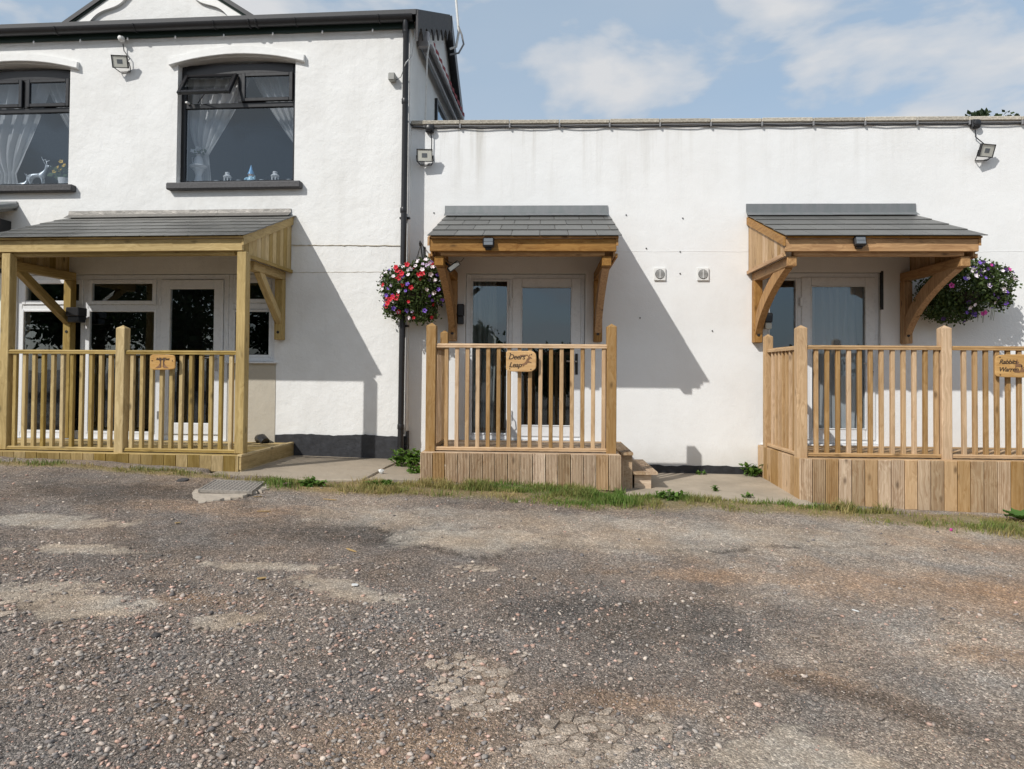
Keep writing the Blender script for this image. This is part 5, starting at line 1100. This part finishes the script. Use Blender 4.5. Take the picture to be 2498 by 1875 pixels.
# ------------------------------------------------------------------ weeds
def weed(label, x, y, spread, h, n, size, seed, z, mat='leaf_weed'):
    z = z; t = thing('weed', label, 'plant', (x, y, z)); rd = random.Random(seed); m = MB(); lv = MB()
    for i in range(n):
        a = rd.uniform(0, 6.28); r_ = spread*math.sqrt(rd.random()); hx = h*rd.uniform(.4, 1)*(1-.45*r_/spread); top = Vector((x+math.cos(a)*r_, min(y+math.sin(a)*r_*.7, -.03), z+hx))
        m.tube([(x+math.cos(a)*r_*.35, y+math.sin(a)*r_*.25, z-.01), top], [.0035, .002], 4)
        for k in range(7):
            b = Vector((rd.gauss(0, 1), rd.gauss(-.3, 1), rd.gauss(.25, .5))).normalized(); p = Vector((x+math.cos(a)*r_*.35, y+math.sin(a)*r_*.25, z)).lerp(top, rd.uniform(.35, 1.0)); s = b.cross(Vector((0, 0, 1))).normalized(); L = size*rd.uniform(.6, 1.2); u_ = s.cross(b)
            lv.add([p, p+b*L*.3+s*L*.34+u_*L*.08, p+b*L*.68+s*L*.26+u_*L*.06, p+b*L-u_*L*.1, p+b*L*.68-s*L*.26+u_*L*.06, p+b*L*.3-s*L*.34+u_*L*.08, p+b*L*.5], [(0, 1, 6), (1, 2, 6), (2, 3, 6), (3, 4, 6), (4, 5, 6), (5, 0, 6)])
    m.build('stems', mat, t); lv.build('leaves', mat, t, fixn=False); return t
weed('bushy green weed clump at the corner beside the weathered deck', -1.50, -.62, .20, .26, 40, .07, 1, .445); weed('low green weed sprawling in front of the downpipe clump', -1.36, -1.0, .12, .10, 12, .05, 8, .435)
weed('leafy green weed growing against the wall next to the tall tan deck', 2.40, -.14, .13, .24, 15, .075, 2, .325); weed('tiny weed sprouting in a crack of the concrete path', 1.78, -1.1, .06, .07, 6, .04, 3, .305); weed('second tiny weed sprig on the concrete path edge', 2.02, -1.36, .06, .06, 6, .035, 4, .29)
weed('small sprig at the foot of the annex wall', 1.85, -.08, .06, .07, 6, .035, 5, .33)
weed('low clover clump in the grass in front of the wooden steps', 1.22, -1.66, .16, .09, 26, .045, 31, g1(1.22, -1.66)); weed('dark low weed tuft in the grass beside the reddish stone', -2.15, -1.92, .15, .08, 24, .045, 32, g1(-2.15, -1.92)); weed('small weed tuft at the corner of the weathered deck by the path', -1.55, -1.78, .14, .07, 18, .04, 33, g1(-1.55, -1.78)); weed('flat weed tuft under the foot of the tall tan deck', 2.75, -1.72, .12, .06, 14, .04, 34, g1(2.75, -1.72))
dk = thing('dock_plant', 'broad leaved dock plant growing in front of the tall tan deck', 'plant', (4.40, -1.72, g1(4.40, -1.72)))
for i in range(13):
    rd = random.Random(40+i); a = -2.6+i*.42+rd.uniform(-.15, .15); L = rd.uniform(.14, .26); el = rd.uniform(.35, 1.0); o3 = Vector((4.40, -1.72, g1(4.40, -1.72)+.01)); m = MB(); n = 8; vs = []
    for k in range(n+1):
        t_ = k/n; p = o3+Vector((math.cos(a)*L*t_*math.cos(el*(1-.5*t_)), math.sin(a)*L*t_*math.cos(el*(1-.5*t_))*.8-.02, L*t_*math.sin(el)*(1-.45*t_))); w = .052*math.sin(math.pi*min(1, .12+t_*.9))**.8*(L/.2)*(0.15 if t_ < .2 else 1); s = Vector((-math.sin(a), math.cos(a), 0)); wv = .006*math.sin(k*2.1)
        vs += [p+s*w+Vector((0, 0, .018*t_+wv)), p, p-s*w+Vector((0, 0, .018*t_-wv))]
    m.add(vs, [[3*k+j, 3*k+3+j, 3*k+4+j, 3*k+1+j] for k in range(n) for j in (0, 1)]); m.build('leaf', 'leaf_dock', dk, smooth=True, fixn=False)

# ------------------------------------------------------------------ drain cover, stones, litter
mc = thing('drain_cover', 'square cast iron drain cover with raised lozenges in the concrete surround', 'drain cover', (-2.78, -2.19, .45))
ax_ = Matrix.Translation((-2.785, -2.19, .463)) @ Matrix.Rotation(R(8), 4, 'Z') @ Matrix.Rotation(R(2.2), 4, 'X') @ Matrix.Rotation(R(2.5), 4, 'Y')
MB().box(-.21, .21, -.215, .215, -.02, .006, .003).xf(ax_).build('plate', 'cast_iron', mc)
f_ = MB()
for a in ((-.228, -.212, -.228, .228), (.212, .228, -.228, .228)): f_.box(a[0], a[1], a[2], a[3], -.02, .011, .002)
for a in ((-.211, .211, -.228, -.217), (-.211, .211, .217, .228)): f_.box(a[0], a[1], a[2], a[3], -.02, .010, .002)
f_.xf(ax_).build('rim', 'cast_iron_worn', mc); l_ = MB()
for i in range(12):
    for j in range(12): l_.box(-.195+.035*i-.012, -.195+.035*i+.012, -.195+.035*j-.006, -.195+.035*j+.006, .005, .0085, .001) if (i+j) % 2 == 0 else l_.box(-.195+.035*i-.006, -.195+.035*i+.006, -.195+.035*j-.012, -.195+.035*j+.012, .005, .0085, .001)
lz = l_.xf(ax_).build('lozenges', 'cast_iron_worn', mc); lz['kind'] = 'stuff'
def rock(label, x, y, s, mat, seed, group=None, sq=(1, .7, .5)):
    g = np.random.default_rng(seed); V = ICV*(1+g.uniform(-.25, .25, (12, 1))); m = MB(); a = seed*1.3
    vs = [(s*.5*(v[0]*sq[0]*math.cos(a)-v[1]*sq[1]*math.sin(a)), s*.5*(v[0]*sq[0]*math.sin(a)+v[1]*sq[1]*math.cos(a)), s*.5*v[2]*sq[2]) for v in V]; m.add(vs, ICF.tolist())
    o = m.build('stone', mat, None); o.location = (x, y, g1(x, y)+s*.12*sq[2]); ORG[o] = (o.location.copy(), 'W')
    import bmesh
    bm = bmesh.new(); bm.from_mesh(o.data); bmesh.ops.bevel(bm, geom=bm.edges[:], offset=s*.05, segments=1, affect='EDGES'); bm.to_mesh(o.data); bm.free()
    return tag(o, label, 'stone', group)
rock('flat reddish stone lying in the grass beside the drain surround', -2.38, -1.96, .14, 'stone_red', 3, None, (1, .6, .35)); rock('dark angular stone lying in front of the yellow green deck', -3.30, -2.08, .13, 'stone_dark', 5, None, (1, .55, .5))
rock('rounded grey pebble alone on the dark tarmac', -2.09, -3.77, .045, 'stone_grey', 6); rock('pale grey pebble resting on the brown earth patch', -2.16, -4.09, .05, 'stone_grey', 7); rock('dark wedge shaped stone among the pink gravel', -1.80, -5.23, .06, 'stone_dark', 8)
for i, (x, y) in enumerate(((-1.66, -5.12), (-1.61, -5.11))): rock('pair of tan pebbles side by side in the gravel', x, y, .05, 'stone_tan', 10+i, 'paired tan pebbles')
for i, (x, y, s) in enumerate(((-.35, -5.05, .05), (.37, -5.13, .04), (.85, -5.35, .035), (-2.75, -3.3, .04), (-3.2, -2.9, .04))): rock('small loose tan pebble lying alone on the tarmac', x, y, s, 'stone_tan', 20+i, 'loose tan stones on the yard')
def chip(label, x, y, L, ang, mat, w=.012, group=None):
    m = MB(); m.prism([(-L/2, -w*.3), (-L*.2, -w*.55), (L*.35, -w*.45), (L/2, w*.1), (L*.2, w*.5), (-L*.4, w*.45)], 0, .005, 'z')
    o = m.build('wood_chip' if mat == 'twig' else ('flat_stone' if mat == 'stone_tan' else 'paper_scrap'), mat, None, origin=(0, 0, 0)); o.matrix_world = Matrix.Translation((x, y, g1(x, y)+.006)) @ Matrix.Rotation(ang, 4, 'Z') @ Matrix.Rotation(.08, 4, 'Y'); ORG[o] = (o.location.copy(), 'W'); return tag(o, label, 'wood chip' if mat == 'twig' else ('stone' if mat == 'stone_tan' else 'litter'), group)
chip('orange wood chip among the gravel near the cracked pale patch', -1.64, -4.37, .06, .9, 'twig', .03); chip('thin yellow wood sliver on the dark tarmac', -1.27, -3.78, .10, -.6, 'twig', .016); chip('short wood sliver beyond the pale patch of yard', -2.66, -3.39, .05, 1.2, 'twig', .02); chip('broken stick lying below the drain surround', -2.21, -2.91, .11, .5, 'twig', .018); chip('straw coloured splinter at the edge of the grass', -1.85, -2.35, .12, .05, 'twig', .014); chip('short splinter beside the edge of the drain surround', -2.45, -2.45, .09, .9, 'twig', .014)
chip('small white paper scrap on the pale patch of tarmac', -1.08, -4.40, .04, .3, 'litter_white', .035); chip('white paper scrap on the reddish earth', 1.82, -4.27, .04, -.7, 'litter_white', .009); chip('flat pale stone flake lying on the fine gravel', 1.43, -4.69, .04, .2, 'stone_tan', .03)
def crumple(label, x, y, s, mat, z=None):
    g = np.random.default_rng(int(abs(x*100))); m = MB(); m.add([tuple(v*s*.5*(1+g.uniform(-.45, .35))) for v in ICV], ICF.tolist()); o = m.build('litter', mat, None); o.location = (x, y, (g1(x, y) if z is None else z)+s*.35); return tag(o, label, 'litter')
crumple('crumpled white litter on the path beside the weed clump', -1.66, -1.2, .06, 'litter_white', .455); crumple('crumpled white litter in the grass under the weathered deck', .30, -1.66, .055, 'litter_white'); crumple('fallen pink flower on the tarmac in front of the tall tan deck', 3.49, -2.25, .026, 'petal_pink')

# ------------------------------------------------------------------ ornaments on the upper window boards (frame L)
def orn(name, label, cat, x, y, z): return thing(name, label, cat, (x, y, z), 'L')
ZB = 3.862
pd = orn('pedestal', 'white pedestal stand on the window board behind the tied net curtain', 'pedestal', -2.79, .29, ZB)
MB().lathe([(.075, 0), (.07, .03), (.05, .06), (.04, .12), (.055, .17), (.075, .19), (.075, .205), (.10, .215), (.115, .235), (.11, .245), (.03, .246)], (-2.79, .29, ZB), 20).build('stand', 'ceramic_white', pd, smooth=True)
jg = orn('flower_jug', 'small white jug of white flowers standing on the pedestal', 'jug', -2.79, .29, ZB+.246)
MB().lathe([(.055, 0), (.065, .03), (.055, .09), (.035, .125), (.045, .14), (.03, .14)], (-2.79, .29, ZB+.246), 18).build('jug', 'ceramic_white', jg, smooth=True); MB().tube([(-2.835, .29, ZB+.37), (-2.875, .28, ZB+.35), (-2.87, .28, ZB+.29), (-2.85, .29, ZB+.27)], .006, 6).build('handle', 'ceramic_white', jg)
g = np.random.default_rng(4); V, F = leaf_cloud(np.array([-2.79, .28, ZB+.41])+g.normal(size=(60, 3))*np.array([.05, .03, .025]), .05, 5); link('foliage', np_mesh('foliage', V-np.array([-2.79, .28, ZB+.41]), F, 'leaf_tree'), (-2.79, .28, ZB+.41), jg)
for i in range(9): flower(jg, (-2.79+random.uniform(-.07, .07), .25, ZB+.43+random.uniform(-.02, .04)), (random.uniform(-.5, .5), -1, .3), 'ceramic_white', 1.2)
def lantern(label, x):
    t = orn('lantern', label, 'lantern', x, .29, ZB); t['group'] = 'white candle lanterns on the window board'
    MB().lathe([(.05, 0), (.052, .012), (.045, .02)], (x, .29, ZB), 14).build('base', 'ceramic_white', t, smooth=True)
    for i in range(6): MB().tube([(x+.042*math.cos(i*1.047), .29+.042*math.sin(i*1.047), ZB+.015), (x+.042*math.cos(i*1.047), .29+.042*math.sin(i*1.047), ZB+.095)], .006, 6).build('bar', 'ceramic_white', t)
    MB().lathe([(.052, .092), (.056, .10), (.04, .118), (.024, .128), (.03, .14), (.028, .155), (.012, .16)], (x, .29, ZB), 14).build('roof', 'ceramic_white', t, smooth=True)
lantern('small white candle lantern between the net curtain and the blue gnome', -2.41); lantern('small white candle lantern on the far side of the blue gnome', -1.785)
gn = orn('gnome_figurine', 'pale blue garden gnome figurine with a pointed blue hat', 'figurine', -2.10, .29, ZB)
MB().lathe([(.045, 0), (.05, .03), (.045, .07), (.03, .095), (.028, .1)], (-2.10, .29, ZB), 14).build('body', 'ceramic_pale_blue', gn, smooth=True); MB().lathe([(.01, .09), (.032, .105), (.034, .125), (.02, .14)], (-2.10, .29, ZB), 14).build('face', 'skin_clay', gn, smooth=True)
MB().lathe([(.042, .125), (.04, .135), (.028, .165), (.016, .20), (.003, .245)], (-2.10, .29, ZB), 14).build('hat', 'ceramic_blue', gn, smooth=True)
for s in (-1, 1): MB().tube([(-2.10+s*.04, .28, ZB+.08), (-2.10+s*.062, .26, ZB+.06), (-2.10+s*.066, .25, ZB+(.10 if s > 0 else .05))], [.014, .012, .010], 8).build('arm', 'ceramic_pale_blue', gn, smooth=True)
for i, (x, lb) in enumerate(((-2.55, 'clear glass tealight holder next to the pedestal'), (-2.255, 'clear glass tealight holder close to the gnome'), (-1.955, 'clear glass tealight holder between the gnome and a lantern'), (-1.60, 'clear glass tealight holder at the end of the window board'))):
    o = MB().lathe([(.022, 0), (.034, .008), (.036, .05), (.033, .052), (.030, .012)], (x, .29, ZB), 14).build('tealight_holder', 'resin_silver', None, 'L', smooth=True); tag(o, lb, 'glass', 'tealight holders on the window board')
def skin_mesh(name, J, E, mat, base, F='L', s=1.0):
    me = bpy.data.meshes.new(name); me.from_pydata([Vector(j[0])*s for j in J], E, []); me.update(); me.materials.append(MATS[mat]); o = link(name, me, base, None, F)
    o.modifiers.new('skin', 'SKIN'); sk = me.skin_vertices[0].data
    for i, j in enumerate(J): sk[i].radius = (j[1]*s, j[1]*s); sk[i].use_root = (i == 0)
    sd = o.modifiers.new('sub', 'SUBSURF'); sd.levels = 1; sd.render_levels = 2
    dg = bpy.context.evaluated_depsgraph_get(); bpy.context.view_layer.update(); me2 = bpy.data.meshes.new_from_object(o.evaluated_get(bpy.context.evaluated_depsgraph_get())); o.modifiers.clear(); o.data = me2; me2.shade_smooth(); return o
DJ = [((0, 0, .17), .032), ((-.085, 0, .172), .036), ((.075, 0, .178), .036), ((.115, 0, .235), .018), ((.135, 0, .285), .014), ((.165, 0, .295), .014), ((.20, 0, .285), .008),
      ((-.095, .022, .10), .014), ((-.110, .022, .055), .008), ((-.100, .022, .004), .008), ((-.095, -.022, .10), .014), ((-.075, -.022, .055), .008), ((-.070, -.022, .004), .008),
      ((.085, .02, .10), .012), ((.085, .02, .055), .007), ((.083, .02, .004), .008), ((.085, -.02, .10), .012), ((.095, -.02, .055), .007), ((.097, -.02, .004), .008), ((-.12, 0, .185), .010),
      ((.128, .015, .315), .006), ((.105, .03, .36), .005), ((.085, .04, .40), .004), ((.145, .04, .385), .004), ((.128, -.015, .315), .006), ((.105, -.03, .36), .005), ((.09, -.04, .41), .004), ((.15, -.04, .375), .004)]
DE = [(0, 1), (0, 2), (2, 3), (3, 4), (4, 5), (5, 6), (1, 7), (7, 8), (8, 9), (1, 10), (10, 11), (11, 12), (2, 13), (13, 14), (14, 15), (2, 16), (16, 17), (17, 18), (1, 19), (4, 20), (20, 21), (21, 22), (21, 23), (4, 24), (24, 25), (25, 26), (25, 27)]
tag(skin_mesh('deer_figurine', DJ, DE, 'resin_silver', (-5.01, .32, ZB), s=.98), 'standing silver deer figurine with tall antlers on the window board', 'figurine')
D2J = [((0, 0, .045), .03), ((-.06, 0, .042), .032), ((.055, 0, .05), .03), ((.075, 0, .095), .015), ((.085, 0, .13), .012), ((.115, 0, .128), .008), ((-.03, -.035, .015), .010), ((.03, -.04, .012), .009), ((.06, -.035, .012), .010), ((.10, -.045, .010), .007), ((.078, .01, .155), .004), ((.05, .02, .195), .003), ((.078, -.01, .155), .004), ((.055, -.02, .20), .003)]
tag(skin_mesh('deer_figurine', D2J, [(0, 1), (0, 2), (2, 3), (3, 4), (4, 5), (1, 6), (6, 7), (2, 8), (8, 9), (4, 10), (10, 11), (4, 12), (12, 13)], 'resin_silver', (-5.225, .32, ZB)), 'lying silver deer figurine with small antlers beside the standing one', 'figurine')
pp = orn('potted_plant', 'white pot of leaning yellow flowers in the upper window', 'plant', -4.62, .32, ZB); MB().lathe([(.06, 0), (.075, .06), (.085, .12), (.075, .12), (.06, .10)], (-4.62, .32, ZB), 16).build('pot', 'ceramic_white', pp, smooth=True)
g = np.random.default_rng(14); V, F = leaf_cloud(np.array([-4.64, .31, ZB+.18])+g.normal(size=(70, 3))*np.array([.06, .03, .045]), .075, 6); link('foliage', np_mesh('foliage', V-np.array([-4.64, .31, ZB+.18]), F, 'leaf_house'), (-4.64, .31, ZB+.18), pp)
for x, z in ((-4.64, .33), (-4.69, .25), (-4.73, .20), (-4.60, .28), (-4.66, .22)): flower(pp, (-4.62+(x+4.62), .27, ZB+z), (random.uniform(-.3, .3), -1, .4), 'petal_yellow', 1.15); MB().tube([(-4.62, .31, ZB+.12), (x, .275, ZB+z)], .003, 4).build('stem', 'leaf_house', pp)

# ------------------------------------------------------------------ trees
def tree(name, label, x, y, h, cr, nleaf, seed, mat, leaf=.16, conifer=False, group=None):
    z0 = g1(x, y) if abs(x) < 9 else .2; t = thing(name, label, 'tree', (x, y, z0), 'W', group); rd = random.Random(seed); g = np.random.default_rng(seed); m = MB()
    m.tube([(x, y, z0-.1), (x+.05*h*.1, y, z0+h*.35), (x+rd.uniform(-.2, .2), y, z0+h*.72), (x, y, z0+h*.96)], [h*.028, h*.022, h*.012, h*.004], 10); pts = []
    nl = 34
    for i in range(nl):
        f = rd.uniform(.25, .97); a = rd.uniform(0, 6.28); wid = cr*((1-f)*1.25+.1 if conifer else math.sin(math.pi*min(1, max(.12, (f-.12)/.92)))**.7); zz_ = z0+h*f; L = wid*rd.uniform(.55, 1.0)
        e = Vector((x+math.cos(a)*L, y+math.sin(a)*L, zz_+(L*.35 if not conifer else -L*.12))); m.tube([(x, y, zz_-L*.25), (Vector((x, y, zz_))+e)/2, e], [h*.009, h*.006, h*.002], 5)
        k = int(nleaf/nl); s = wid*.30+.18; c = np.array(e); q = g.normal(size=(k, 3))*np.array([s, s, s*.62])*.62; u = g.uniform(0, 1, (k, 1))**.5
        pts.append(np.array([x, y, zz_])*(1-u)*.9+c*(u)+np.array([x, y, zz_])*.1*(1-u)+q)
    m.build('trunk', 'bark', t); P = np.concatenate(pts); V, F = leaf_cloud(P, leaf, seed+3, .2); c0 = np.array([x, y, z0+h*.6]); o = link('crown', np_mesh('crown', V-c0, F, mat), tuple(c0), t); o['kind'] = 'stuff'; return t
tree('conifer_tree', 'dark conifer top showing above the annex parapet', 17.05, 20, 11.9, 2.3, 9000, 21, 'leaf_pine', .2, True); tree('broadleaf_tree', 'rounded dark tree top showing above the annex parapet', 18.45, 21, 12.0, 1.7, 8000, 22, 'leaf_tree', .2)
for i, (x, y, h, c) in enumerate(((-28, -29, 9.5, 4.2), (-22, -29, 9.2, 4.2), (-16.5, -29, 9, 4.0), (-11, -29, 8.6, 4.0), (-31, -22, 9, 4.0), (-25, -23, 8.6, 3.8), (-19, -23, 7.8, 3.6), (-14, -24, 7.8, 3.4), (-8.5, -25, 7.2, 3.2), (-3.6, -25, 3.2, 2.0), (.9, -26, 2.5, 1.9), (5.4, -25, 2.1, 1.9), (11.5, -26, 2.0, 2.2), (17, -25, 2.6, 2.4))): tree('broadleaf_tree', 'tall dense tree of the row across the yard facing the house' if h > 5 else 'low rounded tree of the row across the yard facing the annex', x, y, h, c, 7000 if x < -5 else 4200, 50+i, 'leaf_tree', .26, False, 'row of trees across the yard')
